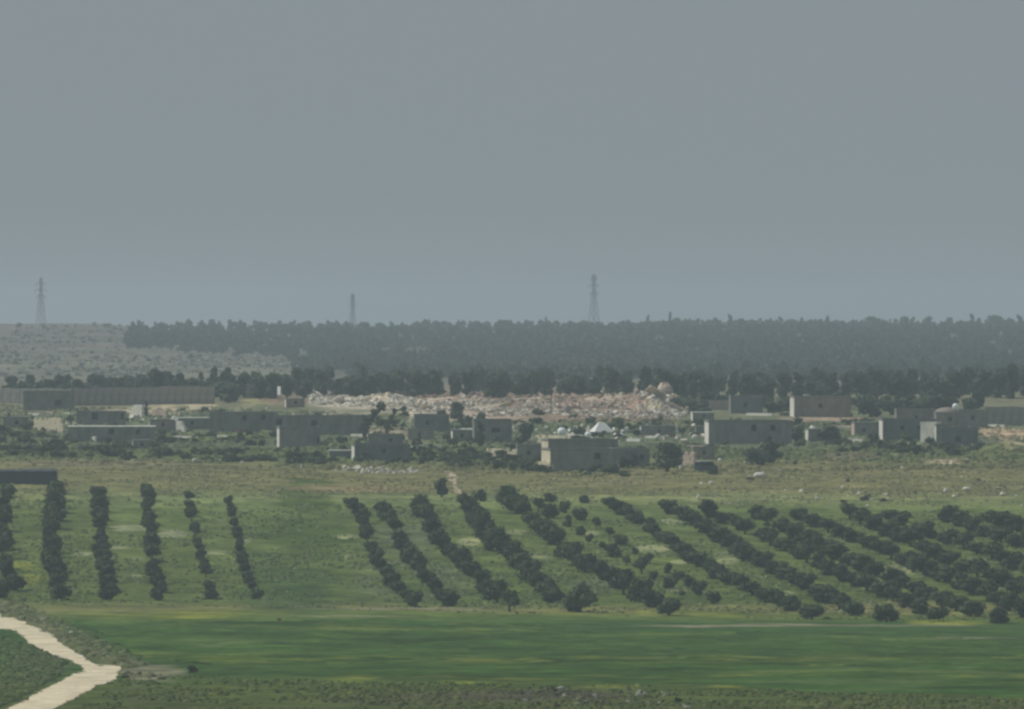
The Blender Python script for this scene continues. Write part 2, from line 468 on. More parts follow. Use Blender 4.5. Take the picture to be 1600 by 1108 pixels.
def crop_col(px, row, x, y):
    c = np.tile(np.array((.037, .084, .014)), (len(px), 1))
    n = fbm(x, y, 34, 5, 61) - 0.5; n2 = fbm(x, y, 5, 4, 63) - 0.5; n3 = fbm(x, y, 14, 4, 67) - 0.5
    c = c * (1 + 0.9 * n + 0.9 * n2 + 0.6 * n3)[:, None]
    k = np.clip(-0.1 + 3.0 * n + 2.6 * n2, 0, 1) * sstep(1015, 968, row) * 0.6
    k = k + np.clip(1 - np.abs(row - 1030 + 20 * n + 10 * n3) / 8, 0, 1) * np.clip(0.35 + 4 * n2 + 2 * n3, 0, 1) * 0.8
    k = k + np.clip(1 - np.abs(row - 1058 + 16 * n + 8 * n3) / 7, 0, 1) * np.clip(0.15 + 4 * n2 + 3 * n3, 0, 1) * 0.8
    k = np.clip(k, 0, 1)[:, None]
    c = c * (1 - k) + np.array((.15, .165, .032)) * k
    k2 = (np.clip(n3 * 3 + n * 3 - .45, 0, 1) * .4)[:, None]
    return c * (1 - k2) + np.array((.12, .13, .065)) * k2

sheet('crop_field', [(110, 974), (420, 972), (900, 976), (1250, 992), (1640, 1006), (1640, 1088), (1300, 1084), (1100, 1072), (900, 1064), (520, 1062), (340, 1042), (235, 1034), (190, 1012)],
      (3.2, 0.8), 0.03, crop_col, M_CROP, 9.0, 38.0, lift=lambda x, y: ((fbm(x, y, 3.2, 3, 66) - 0.5) * 0.55 + (fbm(x, y, 11, 2, 68) - 0.5) * 0.5) * sstep(840, 950, y))
def track_col(px, row, x, y):
    n = fbm(x, y, 3, 3, 71)
    c = np.tile(np.array((.62, .55, .40)), (len(px), 1))
    k = np.clip((n - 0.52) * 3.5, 0, 0.45)[:, None]
    return c * (1 - k) + np.array((.46, .38, .27)) * k
sheet('dirt_track', [(-90, 930), (-30, 950), (0, 961), (22, 966), (46, 977), (78, 992), (106, 1012), (138, 1033), (152, 1040), (190, 1041), (184, 1056), (176, 1064), (152, 1072), (128, 1086), (96, 1104), (60, 1124), (10, 1160),
                    (-60, 1160), (0, 1116), (18, 1106), (58, 1083), (96, 1064), (108, 1054), (132, 1048), (112, 1034), (76, 1023), (44, 1004), (22, 987), (0, 984), (-30, 975), (-90, 955)],
      (0.9, 0.4), 0.05, track_col, M_TRACK, 3.2, 1.3)
sheet('footpath', [(690, 733), (706, 735), (716, 744), (714, 760), (728, 768), (738, 776), (722, 775), (706, 764), (704, 752), (698, 742)],
      (1.2, 0.6), 0.05, lambda px, row, x, y: np.tile(np.array((.42, .34, .24)), (len(px), 1)), M_TRACK, 2.5, 3.0)

# ------------------------------------------------------------------ vegetation
def sphere_vf(c, r, n=8, m=5):
    v = []; f = []
    for i in range(m + 1):
        e = -math.pi / 2 + math.pi * i / m
        for k in range(n):
            a = 2 * math.pi * k / n
            v.append((c[0] + r[0] * math.cos(e) * math.cos(a), c[1] + r[1] * math.cos(e) * math.sin(a), c[2] + r[2] * math.sin(e)))
    for i in range(m):
        for k in range(n):
            k2 = (k + 1) % n
            f.append((i * n + k, i * n + k2, (i + 1) * n + k2, (i + 1) * n + k))
    return np.array(v), np.array(f)

def crown_vf(seed, rx, h, z0, nl, n, ls, shape='round'):
    """lobes of leaf clumps round dark cores; rx half width, h height of the crown, z0 its underside"""
    g = np.random.default_rng(seed)
    V = []; Qs = []; off = 0; cs = []; rs = []
    for i in range(nl):
        t = g.uniform(0.15, 0.85)
        if shape == 'round': wd = math.sqrt(max(0.05, 1 - (2 * t - 0.9) ** 2)) * 0.62
        elif shape == 'cone': wd = (1.0 - t) * 0.75
        else: wd = 0.28
        a = g.uniform(0, 2 * math.pi); q = math.sqrt(g.uniform(0, 1)) * wd * rx
        cs.append((q * math.cos(a), q * math.sin(a), z0 + t * h))
        r = rx * g.uniform(0.34, 0.56) * (1.0 if shape == 'round' else (1.15 - 0.6 * t))
        rs.append((r, r, min(r * g.uniform(0.7, 1.0), h * 0.35)))
    cs = np.array(cs); rs = np.array(rs)
    for c, r in zip(cs, rs):
        v, f = sphere_vf(c, r * 0.80, 7, 4)
        v = v + g.normal(0, 0.05 * rx, v.shape)
        V.append(v); Qs.append(f + off); off += len(v)
    k = g.integers(0, nl, n)
    d = g.normal(size=(n, 3)); d /= np.linalg.norm(d, axis=1)[:, None]
    p = cs[k] + d * rs[k] * g.uniform(0.72, 1.14, (n, 1))
    a = g.normal(size=(n, 3)); a /= np.linalg.norm(a, axis=1)[:, None]
    b = np.cross(a, d + 0.6 * g.normal(size=(n, 3))); b /= np.linalg.norm(b, axis=1)[:, None] + 1e-6
    s = ls * g.uniform(0.6, 1.4, (n, 1))
    quad = np.stack([p - a * s, p - b * s * 0.6, p + a * s, p + b * s * 0.6], 1).reshape(-1, 3)
    V.append(quad); Qs.append(off + np.arange(4 * n).reshape(-1, 4))
    return np.concatenate(V), np.concatenate(Qs)

def crown_mesh(name, seed, rx, h, z0, nl, n, ls, mat, shape='round'):
    v, q = crown_vf(seed, rx, h, z0, nl, n, ls, shape)
    me = raw_mesh(name, v, q); me.materials.append(mat)
    return me

def trunk_mesh(name, seed, r, h, spread, mat, limbs=3):
    g = random.Random(seed); b = MB()
    lean = (g.uniform(-.15, .15) * h, g.uniform(-.15, .15) * h)
    b.tube([(0, 0, -0.4), (lean[0] * .4, lean[1] * .4, h * .5), (lean[0], lean[1], h)], [r * 1.35, r, r * .75], 7)
    for i in range(limbs):
        a = 2 * math.pi * (i + g.uniform(-.2, .2)) / limbs
        b.tube([(lean[0], lean[1], h * .85), (lean[0] + spread * .5 * math.cos(a), lean[1] + spread * .5 * math.sin(a), h * 1.35),
                (lean[0] + spread * math.cos(a), lean[1] + spread * math.sin(a), h * 1.9)], [r * .6, r * .42, r * .2], 5)
    return b.mesh(name, mat)

def plant(name, label, cat, x, y, z, crown, trunk, sc=1.0, group=None, szc=None, under='trunk'):
    t = thing(name, label, cat, (x, y, z), rnd.uniform(0, 6.28), group)
    t.scale = (sc, sc, szc if szc else sc)
    link(under, trunk, t); link('crown' if under == 'trunk' else 'foliage', crown, t)
    return t

OLIVE = [(crown_mesh('crown', 100 + i, 2.0 + .15 * (i % 3), 3.2, 0.15, 9 + i % 3, 600, 0.26, M_OLIVE), trunk_mesh('trunk', 200 + i, 0.22, 0.8, 0.9, M_BARK)) for i in range(7)]
BUSH = [(crown_mesh('foliage', 300 + i, 1.3, 1.5, 0.0, 6, 260, 0.22, M_BUSH), trunk_mesh('stem', 330 + i, 0.07, 0.5, 0.5, M_BARK, 4)) for i in range(5)]
TREE = [(crown_mesh('crown', 400 + i, 2.9, 6.3, 0.3, 12, 640, 0.42, M_TREE, ('round', 'round', 'cone', 'round', 'column', 'round')[i]), trunk_mesh('trunk', 440 + i, 0.3, 1.9, 1.4, M_BARK)) for i in range(6)]

_ones = ['', 'first', 'second', 'third', 'fourth', 'fifth', 'sixth', 'seventh', 'eighth', 'ninth', 'tenth', 'eleventh', 'twelfth', 'thirteenth', 'fourteenth', 'fifteenth', 'sixteenth', 'seventeenth', 'eighteenth', 'nineteenth']
_tens = {2: 'twent', 3: 'thirt', 4: 'fort', 5: 'fift', 6: 'sixt', 7: 'sevent', 8: 'eight', 9: 'ninet'}
def ordinal(n):
    if n < 20: return _ones[n]
    if n >= 100: return 'hundredth' if n == 100 else 'hundred-and-' + ordinal(n - 100)
    return _tens[n // 10] + ('ieth' if n % 10 == 0 else 'y-' + _ones[n % 10])

# olive rows: way points in the photograph, far end first; step between trees in rows of the photograph, scale
ROWS = [
    ([(12, 778), (6, 820), (2, 860), (8, 892), (22, 925), (6, 938)], 15, 0.95),
    ([(86, 772), (86, 800), (80, 850), (82, 890), (96, 938)], 10.5, 0.96),
    ([(153, 778), (155, 800), (158, 832), (158, 868), (172, 938)], 11.5, 0.76),
    ([(229, 774), (232, 808), (234, 842), (236, 872), (248, 938)], 11.5, 0.76),
    ([(295, 785), (298, 812), (309, 855), (319, 895), (330, 938)], 10.5, 0.56),
    ([(357, 790), (368, 828), (378, 873), (386, 908), (402, 938)], 10.5, 0.50),
    ([(548, 795), (568, 818), (574, 850), (592, 888), (616, 920), (648, 950)], 11, 0.76),
    ([(597, 800), (612, 828), (626, 855), (650, 888), (668, 915), (704, 948)], 11, 0.80),
    ([(655, 800), (668, 822), (690, 856), (722, 887), (750, 912), (770, 940), (796, 958)], 11, 0.92),
    ([(728, 803), (746, 824), (766, 850), (800, 878), (830, 910), (862, 943), (906, 956)], 11, 1.12),
    ([(795, 790), (816, 812), (845, 836), (872, 860), (900, 885), (936, 902), (980, 932), (1046, 962)], 11, 1.10),
    ([(842, 800), (862, 812), (886, 824), (930, 850), (978, 880), (1022, 905), (1066, 930)], 11.5, 0.60),
    ([(884, 802), (920, 820), (962, 846), (1005, 872), (1060, 905), (1114, 945)], 12, 0.58),
    ([(954, 794), (986, 815), (1022, 836), (1060, 864), (1092, 885), (1132, 908), (1172, 930), (1208, 946), (1268, 966)], 9, 0.81),
    ([(1042, 803), (1082, 820), (1122, 845), (1162, 870), (1202, 890), (1252, 918), (1302, 948), (1342, 966), (1386, 970)], 8.8, 0.88),
    ([(1108, 808), (1152, 828), (1202, 850), (1244, 870), (1302, 900), (1352, 925), (1402, 945), (1464, 970)], 8.6, 0.88),
    ([(1184, 812), (1242, 840), (1292, 865), (1342, 890), (1402, 915), (1452, 940), (1502, 960), (1562, 974)], 8.6, 0.88),
    ([(1248, 812), (1302, 835), (1352, 855), (1412, 882), (1472, 910), (1532, 935), (1602, 965)], 8.6, 0.90),
    ([(1328, 812), (1382, 835), (1432, 860), (1502, 890), (1562, 915), (1632, 945)], 8.4, 0.90),
    ([(1394, 815), (1442, 835), (1502, 856), (1562, 880), (1632, 908)], 8, 0.90),
    ([(1482, 815), (1542, 838), (1632, 872)], 8, 0.90),
    ([(1545, 815), (1632, 846)], 7.5, 0.90),
]
n_olive = 0
for ri, (pts, step, sc) in enumerate(ROWS):
    P = np.array(pts, float)
    total = P[-1, 1] - P[0, 1]
    n = max(2, int(total / step))
    for k in range(n + 1):
        r = P[0, 1] + total * k / n + (rnd.uniform(-.22, .22) * step if 0 < k < n else 0)
        px = float(np.interp(r, P[:, 1], P[:, 0])) + rnd.uniform(-1.2, 1.2) * sc
        if px > 1640 or px < -45: continue
        if ri in (2, 3) and 828 < r < 850 and rnd.random() < 0.5: s = sc * 0.6
        else: s = sc * rnd.choice((0.92, 0.97, 1.0, 1.0, 1.03, 1.08)) * (1.18 if ri >= 13 else 1.0)
        if ri in (11, 12): s = sc * rnd.uniform(0.55, 1.3)
        x, y, z = at(px, r)
        c, t = OLIVE[rnd.randrange(len(OLIVE))]
        plant('olive_tree', 'grey-green olive tree, %s from the far end of the %s row from the left' % (ordinal(k + 1), ordinal(ri + 1)),
              'olive tree', x, y, z, c, t, s, 'olive trees planted in rows', s * rnd.uniform(0.88, 1.08) * (0.72 if ri >= 13 else 0.95))
        n_olive += 1
import sys; print('olives', n_olive, file=sys.stderr)

# single bushes and trees on the dry slope and in the village: px, row of the foot, width px, height px
SINGLE = [
    (690, 776, 23, 32, 'round dark tree beside the sandy footpath above the orchard'),
    (750, 781, 24, 22, 'small dark bush right of the sandy footpath'),
    (861, 783, 22, 16, 'low dark bush, left one of two at the orchard top edge'),
    (910, 784, 26, 15, 'low dark bush, right one of two at the orchard top edge'),
    (1042, 736, 52, 48, 'large dark tree right of the big grey house'),
    (985, 728, 28, 26, 'small dark tree against the right end of the big grey house'),
    (1183, 725, 38, 30, 'dark bush, left one of the clump below the long grey house'),
    (1206, 722, 34, 34, 'dark bush, right one of the clump below the long grey house'),
    (1112, 742, 22, 14, 'green shrub in front of the dark van'),
    (358, 629, 58, 38, 'broad dark tree standing before the panel wall end'),
    (228, 650, 11, 26, 'narrow dark tree between the pale ruin walls'),
    (1243, 690, 28, 24, 'dark shrub at the right end of the long grey house'),
    (712, 654, 26, 28, 'green tree standing in the pale rubble'),
    (752, 656, 20, 18, 'green bush in the rubble right of the taller tree'),
    (822, 690, 24, 32, 'tall dark bush left of the cream roof walls'),
    (958, 668, 40, 17, 'dark bush behind the white peaked tent'),
    (1296, 690, 34, 26, 'green bush between the long house and the bluish houses'),
    (750, 700, 22, 40, 'dark tree against the small windowed house'),
    (1250, 672, 16, 12, 'small shrub beside the brown house corner'),
    (838, 652, 30, 12, 'low green bush under the pole in the rubble'),
    (1098, 640, 36, 18, 'green bush right of the rounded boulder'),
    (1222, 640, 24, 20, 'green bush left of the brown house'),
    (1360, 652, 44, 34, 'green bushy tree left of the brown roofed house'),
    (1392, 648, 30, 24, 'smaller green tree close to the brown roofed house'),
    (1352, 782, 20, 8, 'tiny dark shrub on the stony slope at right'),
    (302, 1050, 24, 12, 'dark green weed clump right of the track bend'),
]
for i, (px, row, wpx, hpx, lab) in enumerate(SINGLE):
    x, y, z = at(px, row); m = y / F
    if hpx > 22:
        c, t = TREE[(0, 1, 3, 5)[i % 4]] if hpx / wpx < 1.6 else TREE[4]
        k = 2.9 * 1.9; hh = 6.6
        plant('tree', lab, 'tree', x, y, z, c, t, wpx * m / k, None, hpx * m / hh)
    else:
        c, t = BUSH[i % 5]
        plant('bush', lab, 'bush', x, y, z, c, t, wpx * m / 2.7, None, hpx * m / 1.65, under='stem')

# scrub bands: low shrubs nothing tells apart
def band(label, grp, poly, n, w0, w1, hr=0.6):
    P = np.array(poly, float)
    spots = []
    while len(spots) < n:
        px = rnd.uniform(P[:, 0].min(), P[:, 0].max()); row = rnd.uniform(P[:, 1].min(), P[:, 1].max())
        if inside(poly, np.array([px]), np.array([row]))[0]: spots.append((px, row))
    what, where = label
    for k, (px, row) in enumerate(sorted(spots)):
        x, y, z = at(px, row); s = rnd.uniform(w0, w1) / 2.6
        c, t = BUSH[rnd.randrange(5)]
        plant('shrub', '%s, %s from the left %s' % (what, ordinal(k + 1), where), 'shrub', x, y, z - 0.1, c, t, s, grp, s * hr * rnd.uniform(.7, 1.25), under='stem')
band(('low dark green shrub', 'in the scrub band below the left houses'), 'shrubs of the left scrub band',
     [(-20, 700), (120, 698), (320, 706), (520, 716), (520, 726), (300, 722), (100, 716), (-20, 712)], 62, 2.8, 5.6)
band(('low dark shrub', 'between the houses at left'), 'shrubs between the left houses',
     [(-20, 676), (60, 682), (300, 688), (420, 690), (420, 698), (200, 697), (-20, 695)], 30, 2.0, 4.2, 0.5)
band(('low dark shrub', 'in the hollow by the big grey house'), 'shrubs in the middle hollow',
     [(640, 706), (700, 700), (800, 714), (870, 728), (980, 738), (980, 746), (860, 738), (640, 722)], 44, 2.2, 4.6)
band(('low dark shrub', 'along the foot of the bluish houses'), 'shrubs below the right houses',
     [(1300, 690), (1420, 696), (1530, 700), (1540, 710), (1430, 706), (1300, 698)], 34, 1.8, 3.8, 0.5)
band(('low shrub', 'on the dry grass slope at right'), 'shrubs on the right slope',
     [(1120, 740), (1300, 700), (1430, 724), (1600, 730), (1600, 785), (1250, 790)], 22, 0.6, 1.8, 0.75)
band(('low shrub', 'among the far village walls'), 'shrubs among the far walls',
     [(1040, 640), (1230, 640), (1330, 650), (1400, 668), (1330, 672), (1100, 655)], 22, 1.6, 4.0)
band(('dark shrub', 'in the left yards among the pale walls'), 'shrubs of the left yards',
     [(-20, 645), (120, 642), (330, 640), (430, 675), (430, 690), (100, 690), (-20, 680)], 38, 1.4, 3.8, 0.6)
band(('dark shrub', 'in the middle yards below the rubble'), 'shrubs of the middle yards',
     [(430, 655), (700, 650), (1000, 655), (1100, 670), (1080, 712), (900, 690), (700, 712), (500, 708)], 52, 1.5, 4.0, 0.6)
band(('dark shrub', 'along the foot of the long grey house'), 'shrubs below the long grey house',
     [(1085, 692), (1250, 690), (1260, 700), (1085, 704)], 16, 1.6, 3.4, 0.6)
band(('weed clump', 'beside the bend of the dirt track'), 'weed clumps by the track',
     [(190, 1048), (320, 1046), (300, 1062), (200, 1064)], 7, 0.5, 1.2, 0.8)

# the tree belt behind the rubble and the walls
belt = []
for line, (r0, r1, sp) in enumerate(((621, 624, 24), (613, 618, 21))):
    px = -40
    while px < 1640:
        belt.append((line, px + rnd.uniform(-5, 5), rnd.uniform(r0, r1)))
        px += sp * rnd.uniform(0.7, 1.3)
px = 1070
while px < 1545:
    belt.append((2, px + rnd.uniform(-6, 6), rnd.uniform(634, 646)))
    px += 19 * rnd.uniform(0.7, 1.3)
cnt = [0, 0, 0]
for line, px, row in belt:
    left = px < 330
    if left and rnd.random() < (0.12 if px < 230 else 0.08): continue
    cnt[line] += 1
    x, y, z = at(px, row)
    hp = np.interp(px, [0, 100, 160, 210, 235, 330, 470, 520, 600, 690, 760, 900, 1000, 1200, 1280, 1360, 1480, 1520, 1600],
                   [30, 32, 34, 30, 46, 42, 42, 46, 38, 48, 44, 42, 44, 42, 40, 46, 44, 54, 52]) * rnd.uniform(0.74, 1.12)
    if line == 2: hp *= 0.62
    hm = hp * y / F; wm = rnd.uniform(3.2, 6.6)
    c, t = TREE[rnd.choice((0, 1, 2, 3, 3, 4, 5, 5))]
    plant('belt_tree', 'dark bushy tree, %s from the left in the %s line of the tree belt' % (ordinal(cnt[line]), ('front', 'back', 'short right-hand')[line]),
          'tree', x, y, z - 0.3, c, t, wm / 5.5, 'trees of the belt behind the village', hm / 6.6)

# the far wood: one mass
g = np.random.default_rng(5)
WOOD = [(196, 546), (212, 516), (330, 514), (600, 514), (900, 508), (1660, 500), (1660, 600), (560, 600), (470, 582), (440, 562), (330, 554)]
px = g.uniform(190, 1655, 15000); row = g.uniform(503, 598, 15000)
ok = inside(WOOD, px + g.normal(0, 5, 15000), row + g.normal(0, 1.5, 15000))
for cx, cy, rx, ry in ((605, 556, 14, 6), (652, 558, 22, 8), (472, 566, 10, 14), (606, 580, 10, 6), (900, 578, 30, 4), (1110, 577, 22, 4)):
    ok &= ((px - cx) / rx) ** 2 + ((row + 3 - cy) / ry) ** 2 > 1
px = px[ok][:5200]; row = row[ok][:5200]
yy = at_d(px, np.maximum(row, 514)); xx = (px - 800) / F * yy; zz = ground_z(xx, yy)
protos = [crown_vf(600 + i, 2.6, 5.6, 0.4, 6, 46, 0.85, ('round', 'cone', 'round', 'round')[i]) for i in range(4)]
Vs = []; Qs = []; Cs = []; off = 0
for i in range(len(px)):
    v, q = protos[i % 4]
    s = g.uniform(0.65, 1.15); sz = g.uniform(0.6, 1.05) * (0.72 + 0.75 * float(fbm(xx[i], yy[i], 38, 3, 131))); a = g.uniform(0, 6.28)
    ca, sa = math.cos(a) * s, math.sin(a) * s
    V = np.stack([v[:, 0] * ca - v[:, 1] * sa + xx[i], v[:, 0] * sa + v[:, 1] * ca + yy[i], v[:, 2] * sz + zz[i]], -1)
    Vs.append(V); Qs.append(q + off); off += len(v)
    Cs.append(np.tile(np.array((.040, .060, .052)) * g.uniform(0.65, 1.5), (len(v), 1)))
me = raw_mesh('wood', np.concatenate(Vs), np.concatenate(Qs), col=np.concatenate(Cs)); me.materials.append(M_FOREST)
link('wood', me, label='dark wood covering the far ridge from the bare slope to the right edge', cat='wood', kind='stuff')

# trees that stand out of the ridge line: px, row of the top, width px
RIDGE = [(360, 498, 12, 'round'), (168, 505, 16, 'round'), (545, 503, 24, 'round'), (790, 499, 26, 'round'), (853, 494, 5, 'column'), (1013, 491, 6, 'column'), (1047, 486, 7, 'column'), (1058, 495, 18, 'round'), (1140, 490, 8, 'column'), (1157, 497, 20, 'round'),
         (1219, 494, 9, 'column'), (1253, 495, 9, 'column'), (1293, 492, 8, 'column'), (1365, 493, 34, 'round'), (1412, 493, 20, 'round'), (1427, 494, 8, 'column'), (1450, 493, 18, 'round'), (1485, 495, 14, 'round'), (1518, 489, 8, 'column'), (1530, 496, 9, 'column'), (1552, 491, 34, 'round'), (1592, 491, 10, 'column')]
RT = {'round': TREE[0], 'column': TREE[4]}
for i, (px_, top, wpx, sh) in enumerate(RIDGE):
    y = 4450.0 + (i % 3) * 60; x = (px_ - 800) / F * y; z = float(ground_z(x, y))
    hm = (HOR - top) / F * y + ZC - z
    wm = wpx * y / F
    c, t = RT[sh]
    kind_ = 'broad round-topped' if sh == 'round' else 'slender upright'
    plant('ridge_tree', '%s tree rising above the ridge line, %s from the left of those standing out' % (kind_, ordinal(sorted(r[0] for r in RIDGE).index(px_) + 1)),
          'tree', x, y, z, c, t, wm / (5.4 if sh == 'round' else 3.0), 'trees standing out of the ridge line', hm / 6.6)
# dark bushes dotted on the bare far slope
for bi, (px_, row_, wpx) in enumerate(sorted(((95, 537, 8), (125, 530, 6), (144, 552, 9), (80, 560, 10), (60, 575, 12), (178, 515, 10), (232, 564, 10), (30, 512, 14), (300, 560, 14), (20, 553, 7), (115, 545, 5)))):
    x, y, z = at(px_, row_); c, t = BUSH[px_ % 5]; s = wpx * y / F / 2.7
    plant('bush', 'small dark bush, %s from the left on the bare far slope' % ordinal(bi + 1), 'bush', x, y, z, c, t, s, 'bushes on the bare far slope', s * 0.9, under='stem')

# grass tufts, stems and weeds over the near fields and the dry slope
def tufts(name, label, n, poly, hmin, hmax, pal, seed, mask=None, mix=0.4):
    g = np.random.default_rng(seed)
    P = np.array(poly, float)
    px = g.uniform(P[:, 0].min(), P[:, 0].max(), n * 3); row = g.uniform(P[:, 1].min(), P[:, 1].max(), n * 3)
    ok = inside(poly, px, row)
    d = at_d(px, row); x = (px - 800) / F * d
    if mask is not None: ok &= mask(px, row, x, d, g)
    px, row, d, x = (q[ok][:n] for q in (px, row, d, x))
    n = len(px)
    z = ground_z(x, d) - 0.05
    base = paint(px, row, x, d)
    pal = np.array(pal)[g.integers(0, len(pal), n)]
    col = (base * (1 - mix) + pal * mix) * g.uniform(.72, 1.2, (n, 1))
    h = g.uniform(hmin, hmax, n) * 0.8
    rad = h * g.uniform(.8, 1.9, n)
    K = 6
    V = np.zeros((n, 2 * K + 1, 3))
    a0 = g.uniform(0, 6.28, n)
    for k in range(K):
        a = a0 + 2 * math.pi * k / K
        r1 = rad * g.uniform(.7, 1.3, n); r2 = r1 * g.uniform(.45, .8, n)
        V[:, k] = np.stack([x + r1 * np.cos(a), d + r1 * np.sin(a), z - .05], -1)
        V[:, K + k] = np.stack([x + r2 * np.cos(a), d + r2 * np.sin(a), z + h * g.uniform(.35, 1.0, n)], -1)
    V[:, 2 * K] = np.stack([x, d, z + h * g.uniform(.7, 1.2, n)], -1)
    qd = []; tr = []
    for k in range(K):
        k2 = (k + 1) % K
        qd.append((k, k2, K + k2, K + k)); tr.append((K + k, K + k2, 2 * K))
    b0 = np.arange(n)[:, None, None] * (2 * K + 1)
    me = raw_mesh(name, V.reshape(-1, 3), (b0 + np.array(qd)[None]).reshape(-1, 4), (b0 + np.array(tr)[None]).reshape(-1, 3), col=np.repeat(col, 2 * K + 1, axis=0), smooth=True, up=False); me.materials.append(M_TUFT)
    link(name, me, label=label, cat='grass', kind='stuff')
nz = lambda sc, lo, s: (lambda px, row, x, y, g: fbm(x, y, sc, 3, s) + g.normal(0, .06, len(px)) > lo)
tufts('rough_grass', 'rough green and straw grass along the near edge of the field', 5500, [(190, 1050), (520, 1066), (900, 1070), (1600, 1092), (1640, 1116), (110, 1116), (185, 1068)], .12, .45,
      [(.08, .11, .04), (.11, .13, .055), (.15, .155, .085), (.05, .075, .028), (.13, .15, .035)], 81, nz(9, .47, 82))
tufts('verge_grass', 'straw coloured verge grass beside the dirt track', 2600, [(-20, 935), (50, 950), (150, 1000), (230, 1040), (200, 1046), (140, 1026), (60, 975), (-20, 955)], .25, .7,
      [(.11, .13, .055), (.20, .20, .12), (.08, .105, .04)], 83, None, .6)
tufts('inner_grass', 'dark green grass inside the bend of the track', 2600, [(-20, 992), (40, 1006), (100, 1036), (90, 1056), (30, 1092), (-20, 1114)], .2, .6,
      [(.06, .10, .035), (.09, .12, .05), (.16, .16, .10)], 84)
tufts('orchard_grass', 'grass growing between the olive rows', 9000, [(-20, 780), (1640, 800), (1640, 975), (900, 962), (-20, 945)], .2, .5,
      [(.10, .14, .06), (.07, .11, .045), (.20, .22, .13)], 85, nz(14, .5, 86))
tufts('dry_grass', 'dry straw and green grass on the slope below the village', 6500, [(-20, 720), (640, 732), (1000, 742), (1640, 720), (1640, 795), (-20, 775)], .15, .42,
      [(.17, .16, .10), (.12, .13, .08), (.22, .20, .13), (.09, .11, .06)], 87, nz(10, .47, 88))

tufts('village_weeds', 'dark and straw weeds between the village walls', 9000, [(-20, 632), (480, 642), (700, 655), (1060, 655), (1640, 660), (1640, 730), (900, 745), (-20, 720)], .3, .8,
      [(.07, .09, .045), (.10, .12, .06), (.05, .07, .035), (.17, .16, .10)], 89, nz(16, .46, 90))

g = np.random.default_rng(151)
VIL = [(-20, 648), (330, 640), (700, 652), (1060, 660), (1340, 655), (1540, 690), (1540, 712), (1100, 712), (880, 742), (640, 726), (-20, 708)]
px = g.uniform(-20, 1540, 2400); row = g.uniform(640, 742, 2400)
d = at_d(px, row); x = (px - 800) / F * d
ok = inside(VIL, px, row) & (fbm(x, d, 26, 3, 152) > .5)
x = x[ok][:420]; d = d[ok][:420]; z = ground_z(x, d) - .1
pr = [crown_vf(700 + i, 1.1, 1.3, 0, 5, 90, .24) for i in range(4)]
Vs = []; Qs = []; Cs = []; off = 0
for i in range(len(x)):
    v, q = pr[i % 4]; a = g.uniform(0, 6.28); k = g.uniform(.5, 1.5); ca, sa = math.cos(a) * k, math.sin(a) * k
    Vs.append(np.stack([v[:, 0] * ca - v[:, 1] * sa + x[i], v[:, 0] * sa + v[:, 1] * ca + d[i], v[:, 2] * k * g.uniform(.6, 1.1) + z[i]], -1))
    Qs.append(q + off); off += len(v)
    Cs.append(np.tile(np.array((.055, .075, .042)) * g.uniform(.6, 1.5), (len(v), 1)))
me = raw_mesh('undergrowth', np.concatenate(Vs), np.concatenate(Qs), col=np.concatenate(Cs)); me.materials.append(M_TUFT)
link('undergrowth', me, label='tangled dark undergrowth between and against the village houses', cat='undergrowth', kind='stuff')

# ------------------------------------------------------------------ houses
def walls(w, d, h, openings, th=0.25, z0=-1.2):
    """front wall (along x at y=0) with real openings, back wall, right wall"""
    b = MB()
    xs = sorted({-w / 2, w / 2, *[o[0] - o[2] / 2 for o in openings], *[o[0] + o[2] / 2 for o in openings]})
    zs = sorted({z0, h, *[o[1] for o in openings], *[o[1] + o[3] for o in openings]})
    for i in range(len(xs) - 1):
        for j in range(len(zs) - 1):
            cx = (xs[i] + xs[i + 1]) / 2; cz = (zs[j] + zs[j + 1]) / 2
            if any(abs(cx - o[0]) < o[2] / 2 and o[1] < cz < o[1] + o[3] for o in openings): continue
            b.box(xs[i], xs[i + 1], 0, th, zs[j], zs[j + 1])
    b.box(-w / 2, w / 2, d - th, d, z0, h)
    b.box(w / 2 - th, w / 2, th, d - th, z0, h)
    return b

